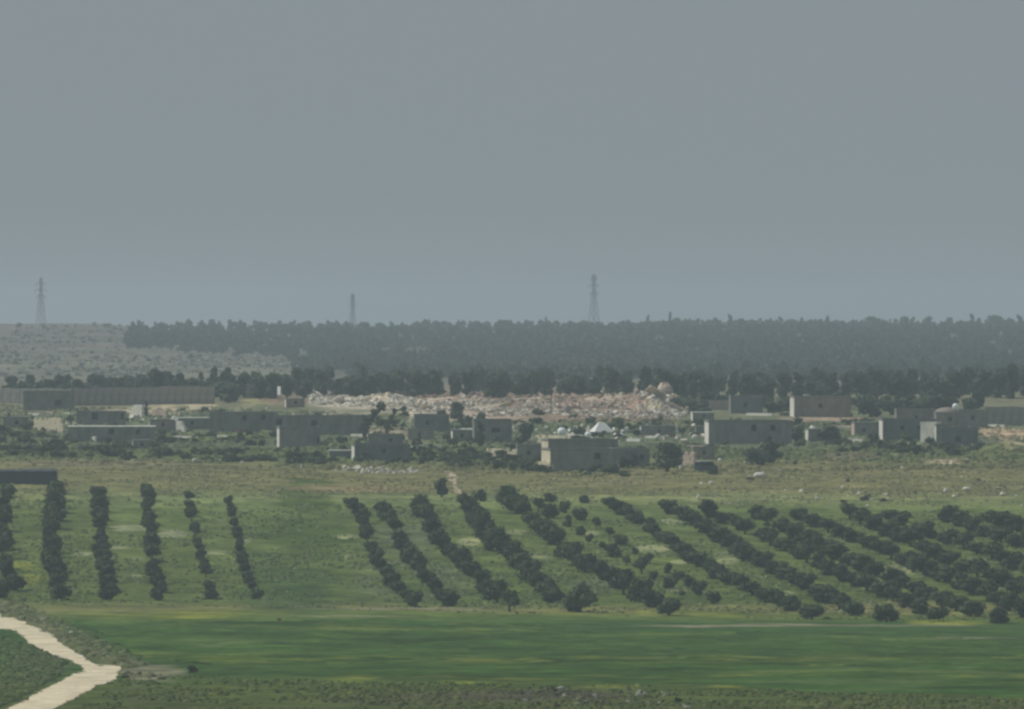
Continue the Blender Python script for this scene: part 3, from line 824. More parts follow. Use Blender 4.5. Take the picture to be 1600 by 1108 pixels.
def house(label, px0, px1, row, hpx, depth=8.0, rot=4.0, mat=None, side=None, roof=None, wins=(), door=None, parapet=0.35, name='house', broken=0.0):
    """wins: (px, row of centre, width px, height px)"""
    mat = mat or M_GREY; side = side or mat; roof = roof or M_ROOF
    pc = (px0 + px1) / 2
    x, y, z = at(pc, row); m = y / F
    sl = depth * math.sin(R(rot)) if rot > 0 else 0
    wd = ((px1 - px0) * m - abs(sl)) / math.cos(R(rot))
    h = hpx * m - parapet
    t = thing(name, label, 'house' if name == 'house' else name.replace('_', ' '), (x + sl / 2, y, z), R(rot))
    ops = []
    for (a, r, ww, hh) in wins:
        ww *= 1.2; hh *= 1.15; ops.append(((a - pc) * m - sl / 2, (row - r) * m - hh * m / 2, ww * m, hh * m))
    if door: ops.append(((door[0] - pc) * m - sl / 2, 0.02, door[1] * m, door[2] * m))
    walls(wd, depth, h, ops).build('wall', mat, t)
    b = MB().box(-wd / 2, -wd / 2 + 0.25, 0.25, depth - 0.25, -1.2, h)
    b.build('side_wall', side, t)  # where paler than the front, sunlight is painted into the left wall
    rf = MB().box(-wd / 2 - .12, wd / 2 + .12, -.12, depth + .12, h, h + .18).build('roof', roof, t)
    if parapet > 0.2:
        p = MB(); a = .18; zz0 = h + .18; zz1 = h + parapet
        p.box(-wd / 2, wd / 2, 0, a, zz0, zz1); p.box(-wd / 2, wd / 2, depth - a, depth, zz0, zz1)
        p.box(-wd / 2, -wd / 2 + a, a, depth - a, zz0, zz1); p.box(wd / 2 - a, wd / 2, a, depth - a, zz0, zz1)
        p.build('parapet', mat, rf)
    for k, (cx, cz, ww, hh) in enumerate(ops):
        isd = door and k == len(ops) - 1
        f = MB(); e = .07
        f.box(cx - ww / 2, cx - ww / 2 + e, .06, .2, cz, cz + hh); f.box(cx + ww / 2 - e, cx + ww / 2, .06, .2, cz, cz + hh)
        f.box(cx - ww / 2 + e, cx + ww / 2 - e, .06, .2, cz + hh - e, cz + hh)
        if not isd: f.box(cx - .03, cx + .03, .08, .18, cz, cz + hh - e)
        pane = MB().box(cx - ww / 2 + e, cx + ww / 2 - e, .13, .16, cz, cz + hh - e)
        if isd:
            dr = pane.build('door', M_DARK, t); f.build('frame', M_WOOD, dr)
        else:
            wn = f.build('window', M_WOOD, t); pane.build('pane', M_GLASS, wn)
            MB().box(cx - ww / 2 - .1, cx + ww / 2 + .1, -.1, .0, cz - .12, cz - .002).build('sill', mat, wn)
    t['_d'] = 0
    del t['_d']
    return t, wd, h, depth

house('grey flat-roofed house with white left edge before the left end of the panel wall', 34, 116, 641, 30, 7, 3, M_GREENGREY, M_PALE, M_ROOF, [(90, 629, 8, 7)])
house('grey house with two small dark windows behind the pale roof', 118, 196, 664, 22, 6, 2, M_GREY, M_GREY, M_ROOF, [(148, 650, 8, 9), (191, 650, 4, 8)])
house('low green-grey house with bright pale roof edge at left', 104, 242, 690, 25, 9, 2, M_GREENGREY, M_GREY, M_ROOFPALE, [(174, 673, 7, 7), (215, 674, 5, 6)], None, 0.2)
house('small brownish house with a thin white left edge', 230, 272, 673, 19, 7, 4, M_BROWN, M_PALE, M_ROOF, [(255, 662, 4, 5)])
house('low grey house with thin white roof line right of the rubble heap', 272, 342, 670, 18, 7, 2, M_GREENGREY, M_GREY, M_ROOFPALE, [(300, 660, 4, 5)], None, 0.2)
house('long green-grey house with two small windows left of centre', 326, 432, 674, 31, 8, 1, M_GREENGREY, M_GREY, M_ROOF, [(382, 652, 6, 7), (412, 651, 6, 7)])
house('long dark grey house behind the white-edged house', 428, 576, 678, 31, 8, 1, M_GREENGREY, M_GREY, M_ROOF, [(436, 657, 8, 8), (491, 659, 8, 8)])
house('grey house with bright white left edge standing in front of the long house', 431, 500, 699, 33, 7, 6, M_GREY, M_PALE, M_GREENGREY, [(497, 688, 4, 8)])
house('low dark shed with bright white roof beside the bluish house', 513, 552, 713, 10, 4, 2, M_BLUEGREY, M_PALE, M_ROOFPALE, [], None, 0.2, 'shed')
house('dark bluish house with doorway and pale left edge below the leaning tree', 548, 641, 719, 26, 7, 6, M_BLUEGREY, M_PALE, M_ROOF, [(600, 704, 5, 5)], (570, 9, 12))
house('grey upper house standing just behind the dark bluish house', 574, 630, 702, 24, 5, 2, M_GREY, M_GREY, M_ROOF, [(610, 688, 5, 5)])
house('dark grey house with stepped roof right of the leaning tree', 646, 702, 676, 29, 7, 2, M_BLUEGREY, M_BLUEGREY, M_ROOF, [(668, 660, 5, 6)])
house('low grey house front below the stepped roof house', 636, 678, 688, 20, 6, 2, M_GREY, M_GREY, M_GREENGREY, [(655, 678, 4, 5)])
house('small grey house with one wide dark window left of the cream wall', 738, 800, 693, 37, 7, 3, M_GREENGREY, M_GREY, M_ROOF, [(775, 673, 11, 6)])
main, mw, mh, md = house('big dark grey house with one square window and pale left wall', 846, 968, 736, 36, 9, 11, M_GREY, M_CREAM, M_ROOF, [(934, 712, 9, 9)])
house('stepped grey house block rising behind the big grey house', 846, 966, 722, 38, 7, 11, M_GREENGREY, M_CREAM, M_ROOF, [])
house('low dark grey annex on the left of the big grey house', 806, 848, 717, 24, 6, 3, M_GREY, M_GREY, M_GREENGREY, [(826, 706, 5, 6)])
house('grey wall house end joined right of the big grey house', 962, 1015, 728, 30, 6, 2, M_GREENGREY, M_GREY, M_ROOF, [(1003, 712, 6, 7)])
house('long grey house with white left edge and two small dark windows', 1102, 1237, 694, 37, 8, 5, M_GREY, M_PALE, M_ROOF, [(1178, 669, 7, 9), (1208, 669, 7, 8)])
house('small low grey house behind the dark van', 1082, 1117, 716, 20, 5, 2, M_BROWN, M_GREY, M_ROOF, [(1100, 705, 4, 5)])
house('brownish house with white left edge below the tree belt at right', 1236, 1330, 652, 33, 8, 5, M_BROWN, M_PALE, M_ROOF, [(1282, 634, 6, 6)])
house('bluish grey building below the tree belt right of the boulder', 1140, 1192, 647, 28, 7, 2, M_BLUEGREY, M_GREY, M_ROOF, [(1165, 634, 5, 6)])
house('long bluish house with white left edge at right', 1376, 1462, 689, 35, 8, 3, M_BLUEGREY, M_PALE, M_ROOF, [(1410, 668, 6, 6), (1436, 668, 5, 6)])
house('dark bluish house at the right end with one small window', 1472, 1528, 697, 29, 8, -4, M_BLUEGREY, M_GREY, M_ROOF, [(1497, 686, 7, 7)])
house('long brown low building behind the right houses', 1400, 1462, 660, 22, 7, 1, M_BROWN, M_GREY, M_ROOF, [(1432, 651, 4, 5)])
house('dark grey connecting house between the right houses', 1462, 1480, 692, 30, 6, 1, M_GREENGREY, M_PALE, M_ROOF, [], None)
house('long grey house left of the brown panel wall at right', 1498, 1544, 668, 28, 6, 1, M_GREY, M_GREY, M_ROOF, [(1520, 652, 5, 6)])
house('grey low building behind the white sign left of the rubble', 384, 432, 622, 22, 6, 1, M_GREY, M_GREY, M_ROOF, [(414, 609, 5, 6)])
house('small cream hut glowing in the sun between the bluish houses', 1445, 1465, 691, 32, 4, 60, M_PALE, M_CREAM, M_ROOFPALE, [], None, 0.25, 'hut')
for px0, px1, row, hp, lab in ((818, 828, 579, 10, 'tiny pale far house left of centre below the wood'), (864, 874, 582, 9, 'tiny pale far house under the middle of the wood'), (902, 930, 580, 5, 'long low pale far building below the wood'),
                               (1098, 1118, 578, 6, 'low pale far house right of the long pale building'), (1404, 1412, 578, 13, 'narrow pale far tower house at right of the wood'), (598, 612, 582, 9, 'tiny pale far house above the rubble'), (466, 480, 566, 12, 'pale far house at the end of the bare strip')):
    house(lab, px0, px1, row, hp, 6, 25, M_GREY, M_PALE, M_ROOFPALE, [((px0 + px1) / 2 + 1, row - hp * .5, 2, 2)], None, 0.2)

for a in (('low grey wall house between the tent and the pale boulder slabs', 1000, 1056, 681, 17, 5, 3, M_GREY, M_PALE, M_GREENGREY, [(1030, 673, 4, 5)]),
          ('tiny dark shed left of the long grey house', 1086, 1100, 676, 12, 4, 3, M_BLUEGREY, M_GREY, M_GREENGREY, []),
          ('low grey house with patchy walls left of the long bluish house', 1332, 1378, 681, 22, 6, 4, M_GREY, M_PINK, M_GREENGREY, [(1350, 671, 5, 5)]),
          ('low broken grey house front below the pale roofed house', 205, 236, 700, 14, 5, 4, M_GREENGREY, M_PALE, M_GREENGREY, [(222, 693, 4, 4)]),
          ('small grey house with pale side left of the wide-windowed house', 704, 738, 690, 18, 5, 5, M_GREENGREY, M_PALE, M_ROOF, [(722, 681, 4, 5)]),
          ('low house in the green yard right of the sign board', 444, 476, 640, 14, 5, 5, M_BROWN, M_PALE, M_ROOF, [(462, 632, 4, 4)]),
          ('low ruined grey house above the tent', 1080, 1116, 658, 14, 5, 4, M_GREY, M_PALE, M_ROOFPALE, [(1100, 651, 4, 4)]),
          ('flat grey house behind the green bush at right', 1260, 1312, 690, 20, 6, 4, M_GREENGREY, M_PALE, M_ROOF, [(1280, 680, 5, 5)]),
          ('low grey store left of the cream ruined wall', 2, 44, 668, 18, 5, 4, M_GREENGREY, M_PALE, M_GREENGREY, [(26, 659, 5, 5)])):
    house(*a, None, 0.2)
# brown house with a shallow domed roof
t, wd, h, dp = house('dark brown house with a rounded roof behind the right houses', 1462, 1500, 668, 24, 7, 1, M_BROWN, M_GREY, M_BROWN, [(1485, 655, 5, 6)], None, 0.2)
MB().dome((0, dp / 2, h + .18), wd / 2, dp / 2, 1.0, 14, 4).build('domed_roof', M_BROWN, t, True)

# dark long shed at the left edge
x, y, z = at(30, 757)
t = thing('shed', 'long low shed under dark blue-grey sheeting at the left edge', 'shed', (x, y, z), R(1))
m = y / F
b = MB(); w0, w1 = -75 * m, 58 * m
b.box(w0, w1, 0, 5.5, -.8, 2.2).build('wall', M_DARK, t)
n = 12
for i in range(n):
    a0 = w0 + (w1 - w0) * i / n; a1 = w0 + (w1 - w0) * (i + 1) / n
    b = MB(); k = len(b.v)
    b.v += [(a0 + .02, -.25, 2.22), (a1 - .02, -.25, 2.22), (a1 - .02, 5.7, 2.5), (a0 + .02, 5.7, 2.5),
            (a0 + .02, -.25, 2.30 + .05 * (i % 2)), (a1 - .02, -.25, 2.30 + .05 * (i % 2)), (a1 - .02, 5.7, 2.58 + .05 * (i % 2)), (a0 + .02, 5.7, 2.58 + .05 * (i % 2))]
    b.q += [(3, 2, 1, 0), (4, 5, 6, 7), (0, 1, 5, 4), (1, 2, 6, 5), (2, 3, 7, 6), (3, 0, 4, 7)]
    b.build('roof_panel', M_DARK, t)

# panel walls
def panel_wall(label, px0, px1, row0, row1, hpx, n, mat):
    a = np.array(at(px0, row0)); c = np.array(at(px1, row1)); d = c - a; L = math.hypot(d[0], d[1]); rz = math.atan2(d[1], d[0])
    t = thing('panel_wall', label, 'wall', tuple(a), rz); t['kind'] = 'thing'
    m = a[1] / F; h = hpx * m; s = L / n
    pm = []
    for k in range(3):
        b = MB().box(.10, s - .10, -.06, .06, -1, h * (1, .97, 1.02)[k]); b.box(.3, s - .3, -.09, -.061, .4, h * .85)
        pm.append(b.mesh('panel', mat))
    po = MB().box(-.11, .11, -.14, .14, -1, h + .08).mesh('post', M_GREY)
    for i in range(n):
        zz = float(ground_z(a[0] + d[0] * (i + .5) / n, a[1] + d[1] * (i + .5) / n)) - a[2]
        link('panel', pm[rnd.randrange(3)], t, (i * s, rnd.uniform(-.03, .03), zz))
        link('post', po, t, (i * s, 0, zz))
    return t
panel_wall('long brownish concrete panel wall below the tree belt at left', 112, 336, 634, 632, 28, 18, M_PANEL)
panel_wall('dull grey concrete panel wall at the far left under the trees', -50, 112, 628, 632, 24, 12, M_GREY)
panel_wall('brownish concrete panel wall at the right edge', 1540, 1660, 664, 664, 29, 9, M_PANEL)
panel_wall('grey panel wall behind the rubble right of the boulder', 1060, 1140, 640, 641, 16, 7, M_BROWN)

# ruined walls: broken tops built from courses of stone
def ruin(name, label, cat, px0, px1, row, hpx, mat, rot=0.0, thick=.5, seed=0, fall=0.5):
    g = random.Random(seed + 900)
    pc = (px0 + px1) / 2; x, y, z = at(pc, row); m = y / F
    rot = -58; W = (px1 - px0) * m / math.cos(R(rot)); H = hpx * m
    t = thing(name, label, cat, (x, y, z), R(rot)); t['kind'] = 'thing'
    st = .55; n = max(1, round(W / .8)); rows_ = max(1, round(H / st))
    bm_ = [MB().box(-.40, .40, -thick / 2, thick / 2, 0, st * .97, .05).mesh('stone', mat) for _ in range(4)]
    for i in range(n):
        hh = rows_ * (1 - fall * abs(g.uniform(-.4, 1)) * (0.4 + 0.6 * abs(2 * i / max(1, n - 1) - 1)))
        for j in range(int(max(1, hh)) + 1):
            o = link('stone', bm_[g.randrange(4)], t, (-W / 2 + (i + .5) * W / n + (.15 if j % 2 else -.1), g.uniform(-.04, .04), j * st - .55), g.uniform(-.05, .05))
            o.scale = (W / n / .8, 1, 1)
    return t
ruin('ruined_wall', 'sunlit cream ruined wall with broken top at far left', 'ruin', 52, 102, 673, 24, M_CREAM, -35, .6, 1)
ruin('ruined_wall', 'pale broken wall stub beside the narrow dark tree', 'ruin', 206, 224, 650, 22, M_PALE, -40, .6, 2, .3)
ruin('ruined_wall', 'beige broken wall right of the narrow dark tree', 'ruin', 238, 262, 650, 17, M_PINK, -35, .6, 3)
ruin('ruined_wall', 'white tumbled wall between the two small left houses', 'ruin', 264, 290, 673, 26, M_PALE, -35, .6, 4, .9)
ruin('ruined_wall', 'low pale wall block below the pale roofed house', 'ruin', 136, 150, 690, 12, M_PALE, -35, .5, 5, .2)
ruin('ruined_wall', 'tiny pale wall corner left of the low pale wall block', 'ruin', 108, 118, 677, 8, M_PALE, -35, .5, 6, .2)
ruin('ruined_wall', 'pale tumbled stones before the long left house', 'ruin', 340, 356, 683, 10, M_PALE, -30, .6, 7, .8)
ruin('ruined_wall', 'long cream wall sloping down left of the big grey house', 'ruin', 758, 808, 714, 16, M_CREAM, -28, .5, 8, .5)
ruin('ruined_wall', 'cream rooftop wall behind the big grey house', 'ruin', 842, 892, 697, 22, M_CREAM, -30, .5, 9, .4)
ruin('ruined_wall', 'low cream wall at the left foot of the big grey house', 'ruin', 842, 864, 735, 16, M_CREAM, -45, .5, 10, .4)
ruin('ruined_wall', 'pinkish broken pillar wall between the big tree and the van', 'ruin', 1066, 1086, 727, 28, M_PINK, -40, .6, 11, .5)
ruin('ruined_wall', 'white crumbled wall above the green yard in the middle', 'ruin', 704, 740, 676, 14, M_PALE, -35, .5, 12, .7)
ruin('ruined_wall', 'long white tumbled wall under the leaning tree', 'ruin', 548, 616, 682, 10, M_PALE, -30, .5, 13, .6)
ruin('ruined_wall', 'low white stone line right of the dark bluish house', 'ruin', 640, 658, 703, 7, M_PALE, -30, .5, 14, .4)
ruin('ruined_wall', 'low pale wall at the foot of the bush at right', 'ruin', 1316, 1346, 690, 8, M_PALE, -20, .5, 15, .6)
ruin('ruined_wall', 'white stone line under the brown panel wall at the right edge', 'ruin', 1541, 1568, 666, 5, M_PALE, -30, .5, 16, .3)
ruin('ruined_wall', 'cream slabs slumped below the rounded boulder', 'ruin', 1006, 1034, 646, 18, M_CREAM, -30, .7, 17, .9)
ruin('ruined_wall', 'pink stones heaped before the brown house', 'ruin', 1288, 1312, 656, 7, M_PINK, -30, .6, 18, .7)

for k, (a, b_, r_, h_, mt, lab) in enumerate((
    (152, 200, 647, 12, M_CREAM, 'low cream broken wall above the twin-windowed house'), (44, 62, 648, 9, M_PALE, 'short pale wall stub above the cream ruin'), (66, 84, 646, 8, M_PINK, 'short pinkish wall stub right of the pale stub'),
    (296, 332, 641, 10, M_CREAM, 'cream earth-covered wall below the broad dark tree'), (655, 692, 700, 10, M_GREY, 'grey tumbled stones between bluish house and middle yard'), (1168, 1206, 650, 6, M_PALE, 'long pale stone line above the long grey house'),
    (1010, 1034, 684, 9, M_PALE, 'pale wall remnant beside the big dark tree top'), (1116, 1136, 630, 12, M_PALE, 'whitish wall remnant among trees right of the boulder'), (1244, 1264, 626, 8, M_PALE, 'pale rooftop block on the brown house corner'),
    (880, 910, 682, 8, M_PALE, 'whitish wall between the two white tanks'), (980, 1000, 690, 7, M_PALE, 'white low wall right of the tarpaulin'), (560, 576, 690, 10, M_CREAM, 'cream wall stub at the foot of the leaning tree'),
    (604, 640, 686, 12, M_CREAM, 'cream wall sloping right of the brownish leaning tree'), (270, 300, 684, 6, M_PALE, 'low pale stones in front of the tumbled white wall'), (1420, 1440, 696, 5, M_PALE, 'low pale edging below the long bluish house'),
    (800, 816, 662, 8, M_GREY, 'grey broken wall in the green mound below the rubble'), (1075, 1100, 700, 7, M_PINK, 'pinkish low wall above the dark van'), (1300, 1330, 668, 7, M_PINK, 'pinkish low wall below the brown house'))):
    ruin('ruined_wall', lab, 'ruin', a, b_, r_, h_, mt, -35, .5, 30 + k, .7)

# ------------------------------------------------------------------ rubble and stones
def block_vf(g, n):
    c = np.array([(x, y, z) for z in (-1, 1) for x, y in ((-1, -1), (1, -1), (1, 1), (-1, 1))], float)
    s = g.lognormal(0, .6, (n, 1, 1)).clip(.3, 2.6) * g.uniform(.6, 1.4, (n, 1, 3))
    v = c[None] * s + g.normal(0, .18, (n, 8, 3)) * s
    a = g.uniform(0, 6.28, n); e = g.normal(0, .5, n)
    ca, sa, ce, se = np.cos(a), np.sin(a), np.cos(e), np.sin(e)
    x = v[..., 0] * ce[:, None] - v[..., 2] * se[:, None]; z = v[..., 0] * se[:, None] + v[..., 2] * ce[:, None]; y = v[..., 1]
    return np.stack([x * ca[:, None] - y * sa[:, None], x * sa[:, None] + y * ca[:, None], z], -1)
BQ = np.array(((3, 2, 1, 0), (4, 5, 6, 7), (0, 1, 5, 4), (1, 2, 6, 5), (2, 3, 7, 6), (3, 0, 4, 7)))
def rubble(name, label, n, poly, size, pal, seed, mask=None):
    g = np.random.default_rng(seed); P = np.array(poly, float)
    px = g.uniform(P[:, 0].min(), P[:, 0].max(), n * 4); row = g.uniform(P[:, 1].min(), P[:, 1].max(), n * 4)
    ok = inside(poly, px, row); d = at_d(px, row); x = (px - 800) / F * d
    if mask is not None: ok &= mask(px, row, x, d, g)
    x = x[ok][:n]; d = d[ok][:n]; n = len(x)
    v = block_vf(g, n) * size
    v[..., 0] += x[:, None]; v[..., 1] += d[:, None]; v[..., 2] += (ground_z(x, d) + size * .4)[:, None]
    col = np.array(pal)[g.integers(0, len(pal), n)] * g.uniform(.8, 1.15, (n, 1))
    q = (np.arange(n)[:, None, None] * 8 + BQ[None]).reshape(-1, 4)
    me = raw_mesh(name, v.reshape(-1, 3), q, col=np.repeat(col, 8, axis=0)); me.materials.append(M_RUBBLE)
    link(name, me, label=label, cat='rubble', kind='stuff')
PAL = [(.58, .54, .46), (.50, .45, .37), (.70, .67, .60), (.40, .35, .29), (.27, .25, .22)]
REDP = [(.34, .24, .19), (.46, .36, .29), (.46, .38, .31), (.22, .16, .14), (.56, .50, .42)]
rubble('rubble', 'pale limestone rubble strewn left of the middle, below the tree belt', 3000, [(482, 616), (560, 612), (650, 626), (650, 644), (560, 640), (484, 634)], .17, [tuple(min(.8, 1.2 * v) for v in c) for c in PAL], 91, nz(15, .46, 191))
rubble('rubble', 'pale rubble strip in the middle and right of the reddish bank', 2600, [(650, 632), (800, 632), (1060, 640), (1070, 656), (860, 654), (720, 656), (640, 648)], .17, PAL, 92, nz(18, .51, 93))
rubble('rubble', 'reddish and pale rubble on the long spoil bank', 3200, [(500, 608), (1060, 610), (1080, 646), (900, 640), (640, 630)], .18, REDP, 94, nz(17, .50, 95))
rubble('rubble', 'scattered pale stones and broken blocks among the village houses', 520, [(40, 645), (340, 640), (700, 660), (1250, 668), (1240, 700), (700, 690), (60, 680)], .2, PAL, 96, nz(20, .55, 97))
rubble('rubble', 'pale debris heaped below the rounded boulder', 240, [(1000, 624), (1050, 630), (1076, 652), (1000, 650)], .3, PAL, 98)
rubble('rubble', 'white stones lying in a line below the bluish house', 130, [(520, 731), (560, 731), (600, 734), (658, 733), (656, 738), (590, 739), (522, 736)], .17, [(.75, .72, .65), (.6, .56, .48)], 99)
rubble('rubble', 'stones and outcrops scattered over the bare far slope', 1100, [(-30, 508), (215, 508), (200, 548), (440, 560), (480, 580), (-30, 594)], .38, [(.22, .19, .165), (.16, .14, .12), (.18, .155, .13), (.10, .095, .075)], 142, nz(40, .45, 143))
rubble('rubble', 'pale strip of stones along the foot of the far wood', 500, [(230, 556), (430, 558), (480, 570), (470, 580), (240, 572)], .34, [(.30, .27, .23), (.24, .21, .18)], 144, nz(40, .45, 145))
rubble('rubble', 'white debris around the white tent and tanks', 120, [(838, 670), (900, 662), (980, 668), (980, 678), (840, 690)], .17, [(.8, .79, .76), (.66, .63, .56)], 146)
rubble('rubble', 'small dark and pale clods along the bottom edge', 160, [(820, 1074), (1060, 1080), (1080, 1110), (800, 1110)], .10, [(.07, .065, .05), (.10, .09, .07), (.3, .29, .25)], 101)
rubble('rubble', 'pale stones dotting the dry slope at right', 150, [(1080, 700), (1600, 720), (1600, 795), (1100, 790)], .11, PAL, 102)

def slab(label, px, row, w_, d_, tilt, rz, mat):
    x, y, z = at(px, row)
    t = MB().box(-w_ / 2, w_ / 2, -d_ / 2, d_ / 2, -.14, .14, .08).build('concrete_slab', mat)
    t.location = (x, y, float(ground_z(x, y)) + .5 + .3 * w_ * abs(math.sin(tilt))); t.rotation_euler = (R(-28), tilt, R(rz))
    t['label'] = label; t['category'] = 'slab'; t['kind'] = 'thing'
for k, (a, b_, w_, d_, tl, rz, mt, lab) in enumerate((
    (1024, 640, 4.5, 3.0, .5, 20, M_CREAM, 'largest cream slab sliding down below the rounded boulder'), (1008, 634, 3.2, 2.4, -.4, -25, M_CREAM, 'cream slab propped left of the rounded boulder'),
    (530, 634, 2.6, 1.8, .35, 30, M_PALE, 'pale slab in the white rubble left of the leaning tree'), (572, 632, 2.8, 1.6, -.3, -30, M_PALE, 'pale slab lying above the leaning tree'),
    (500, 628, 2.2, 1.6, .4, -40, M_PALE, 'pale slab at the left end of the rubble'), (668, 641, 2.8, 1.8, .3, 15, M_CREAM, 'cream slab in the rubble left of the green rubble tree'),
    (790, 640, 3.2, 1.8, -.3, -20, M_CREAM, 'long cream slab in the rubble between green tree and pole'), (900, 642, 2.6, 2.0, .45, -35, M_PINK, 'pink slab tilted in the rubble right of the pole'),
    (955, 640, 2.4, 1.8, -.5, 30, M_PINK, 'pink slab in the reddish rubble left of the cream slabs'), (628, 622, 3.4, 2.2, .3, 10, M_BROWN, 'brown slab in the dark heap above the leaning trees'),
    (1062, 646, 3.0, 1.8, .5, -15, M_PINK, 'pinkish slab at the right foot of the rubble'), (740, 622, 2.2, 1.6, .3, 40, M_BROWN, 'brown slab high on the reddish bank'))):
    slab(lab, a, b_, w_, d_, tl, rz, mt)

def rock(label, px, row, wpx, hpx, mat, seed, name='rock', grp=None):
    x, y, z = at(px, row); m = y / F
    o = MB().dome((0, 0, hpx * m * .35), wpx * m / 2, wpx * m / 2.4, hpx * m * .62, 9, 6, True, .14, seed).build(name, mat)
    o.location = (x, y, z); o['label'] = label; o['category'] = 'rock'
    if grp: o['group'] = grp
for i, (px_, row_, w_, h_, lab) in enumerate((
    (1186, 747, 18, 7, 'largest white rock on the dry slope below the bush clump'), (1111, 757, 8, 6, 'small white rock left of the largest white rock'), (1091, 780, 6, 9, 'upright white stone near the orchard top edge'),
    (1478, 768, 7, 6, 'white rock at the left end of the dark scrub patch at right'), (1510, 765, 13, 5, 'long white rock above the dark scrub patch at right'), (1567, 773, 9, 5, 'white rock right of the dark scrub patch'),
    (1276, 780, 6, 5, 'small white stone above the rows right of centre'), (1356, 793, 7, 5, 'pale yellowish stone touching the upper olive row'), (304, 723, 8, 8, 'white rock in the left scrub band'),
    (378, 724, 5, 6, 'small white stone right of the scrub band rock'), (471, 731, 4, 6, 'small white stone left of the white stone line'), (1125, 720, 7, 6, 'white stone right of the dark van'),
    (1086, 686, 12, 8, 'white rock beside the left corner of the long grey house'), (1223, 638, 8, 8, 'bright white rock left of the brown house'), (1028, 686, 9, 8, 'pale rock above the big dark tree'),
    (1270, 676, 12, 12, 'pale rock right of the long grey house'), (1533, 695, 9, 8, 'pale rock at the right corner of the dark bluish end house'), (1064, 732, 6, 8, 'pale stone at the foot of the pinkish pillar wall'),
    (74, 992, 4, 3, 'pale stone on the near verge of the track'), (112, 994, 12, 6, 'pale clump of stones above the track'), (417, 643, 4, 5, 'tiny white stone above the long left house'), (1488, 726, 7, 5, 'pale stone by the sandy strip at right'))):
    rock(lab, px_, row_, w_, h_, M_PALE, i)
rock('large rounded pinkish-grey boulder topping the right end of the rubble', 1039, 628, 26, 20, M_PINK, 77, 'boulder')

# ------------------------------------------------------------------ tanks, tent, poles, van, drum
def tank(label, px, row, rpx, dz=0.0):
    x, y, z = at(px, row); m = y / F; r = rpx * m
    t = thing('water_tank', label, 'water tank', (x, y, z + dz))
    MB().tube([(0, 0, .35), (0, 0, .40), (0, 0, .40 + r), (0, 0, .40 + 1.3 * r), (0, 0, .40 + 1.6 * r)], [r * .9, r, r, r * .9, r * .45], 16).build('barrel', M_WHITE, t, True)
    MB().tube([(0, 0, .40 + 1.6 * r), (0, 0, .40 + 1.75 * r)], [r * .4, r * .36], 10).build('lid', M_WHITE, t)
    for k in range(4):
        a = math.pi / 4 + k * math.pi / 2
        MB().bar((r * .7 * math.cos(a), r * .7 * math.sin(a), -1.5), (r * .7 * math.cos(a), r * .7 * math.sin(a), .36), .05).build('leg', M_STEEL, t)
    return t
tank('round bright white water tank above the cream rooftop wall', 878, 682, 7.0)
tank('smaller white water tank right of the bright round one', 919, 684, 5.2)
tank('white water tank beside the rounded brown roof at right', 1493, 650, 5.0, 1.2)
x, y, z = at(940, 677); m = y / F
t = thing('tent', 'white peaked tent behind the big grey house', 'tent', (x, y, z), R(20))
b = MB(); w_, h_ = 16 * m, 20 * m
b.v += [(-w_, -1.6, .5), (w_, -1.6, .5), (w_, 1.8, .5), (-w_, 1.8, .5), (-.5, 0, h_), (1.0, .2, h_ * .82)]
b.t += [(0, 1, 4), (1, 5, 4), (1, 2, 5), (2, 3, 5), (3, 4, 5), (3, 0, 4)]
b.build('canopy', M_TENT, t)
for px_, py_ in ((-w_, -1.6), (w_, -1.6), (w_, 1.8), (-w_, 1.8)):
    MB().bar((px_ * .98, py_ * .98, -.8), (px_ * .98, py_ * .98, .52), .05).build('pole', M_STEEL, t)
x, y, z = at(966, 680)
t = thing('tarpaulin', 'low white tarpaulin heap right of the peaked tent', 'tarpaulin', (x, y, z), R(10))
MB().dome((0, 0, -.2), 11 * m, 1.6, 1.0, 11, 4, False, .12, 3).build('sheet', M_TENT, t)
MB().dome((9 * m, -.9, .0), .35, .3, .3, 6, 3, True, .1, 4).build('weight_stone', M_PALE, t)

def pole(label, px, row, hpx, name='utility_pole', arms=True, r=.14):
    x, y, z = at(px, row); h = hpx * y / F
    t = thing(name, label, 'pole', (x, y, z))
    MB().tube([(0, 0, -.5), (0, 0, h)], [r, r * .7], 7).build('shaft', M_WOOD, t)
    if arms:
        a = MB().box(-.9, .9, -.06, .06, h - .55, h - .42).build('cross_arm', M_WOOD, t)
        for k in (-.8, .8): MB().tube([(k, 0, h - .42), (k, 0, h - .2)], [.06, .04], 6).build('insulator', M_WHITE, a)
    return t
pole('wooden utility pole standing in the reddish rubble', 861, 650, 40)
pole('thin wooden pole at the panel wall near the right edge', 1540, 662, 26, arms=False)
pole('pale short post beside the cream hut', 1470, 690, 28, 'post', False, .3)
pole('thin bare post at the left end of the panel wall', 114, 634, 30, 'post', False)
# white board
x, y, z = at(436, 630); m = y / F
t = thing('sign_board', 'white upright board left of the pale rubble', 'board', (x, y, z + .3), R(-50))
MB().box(-.6, .6, -.05, .05, 1.4, 3.4).build('board', M_WHITE, t)
for k in (-.4, .4): MB().bar((k, .09, -.8), (k, .09, 2.6), .05).build('post', M_STEEL, t)
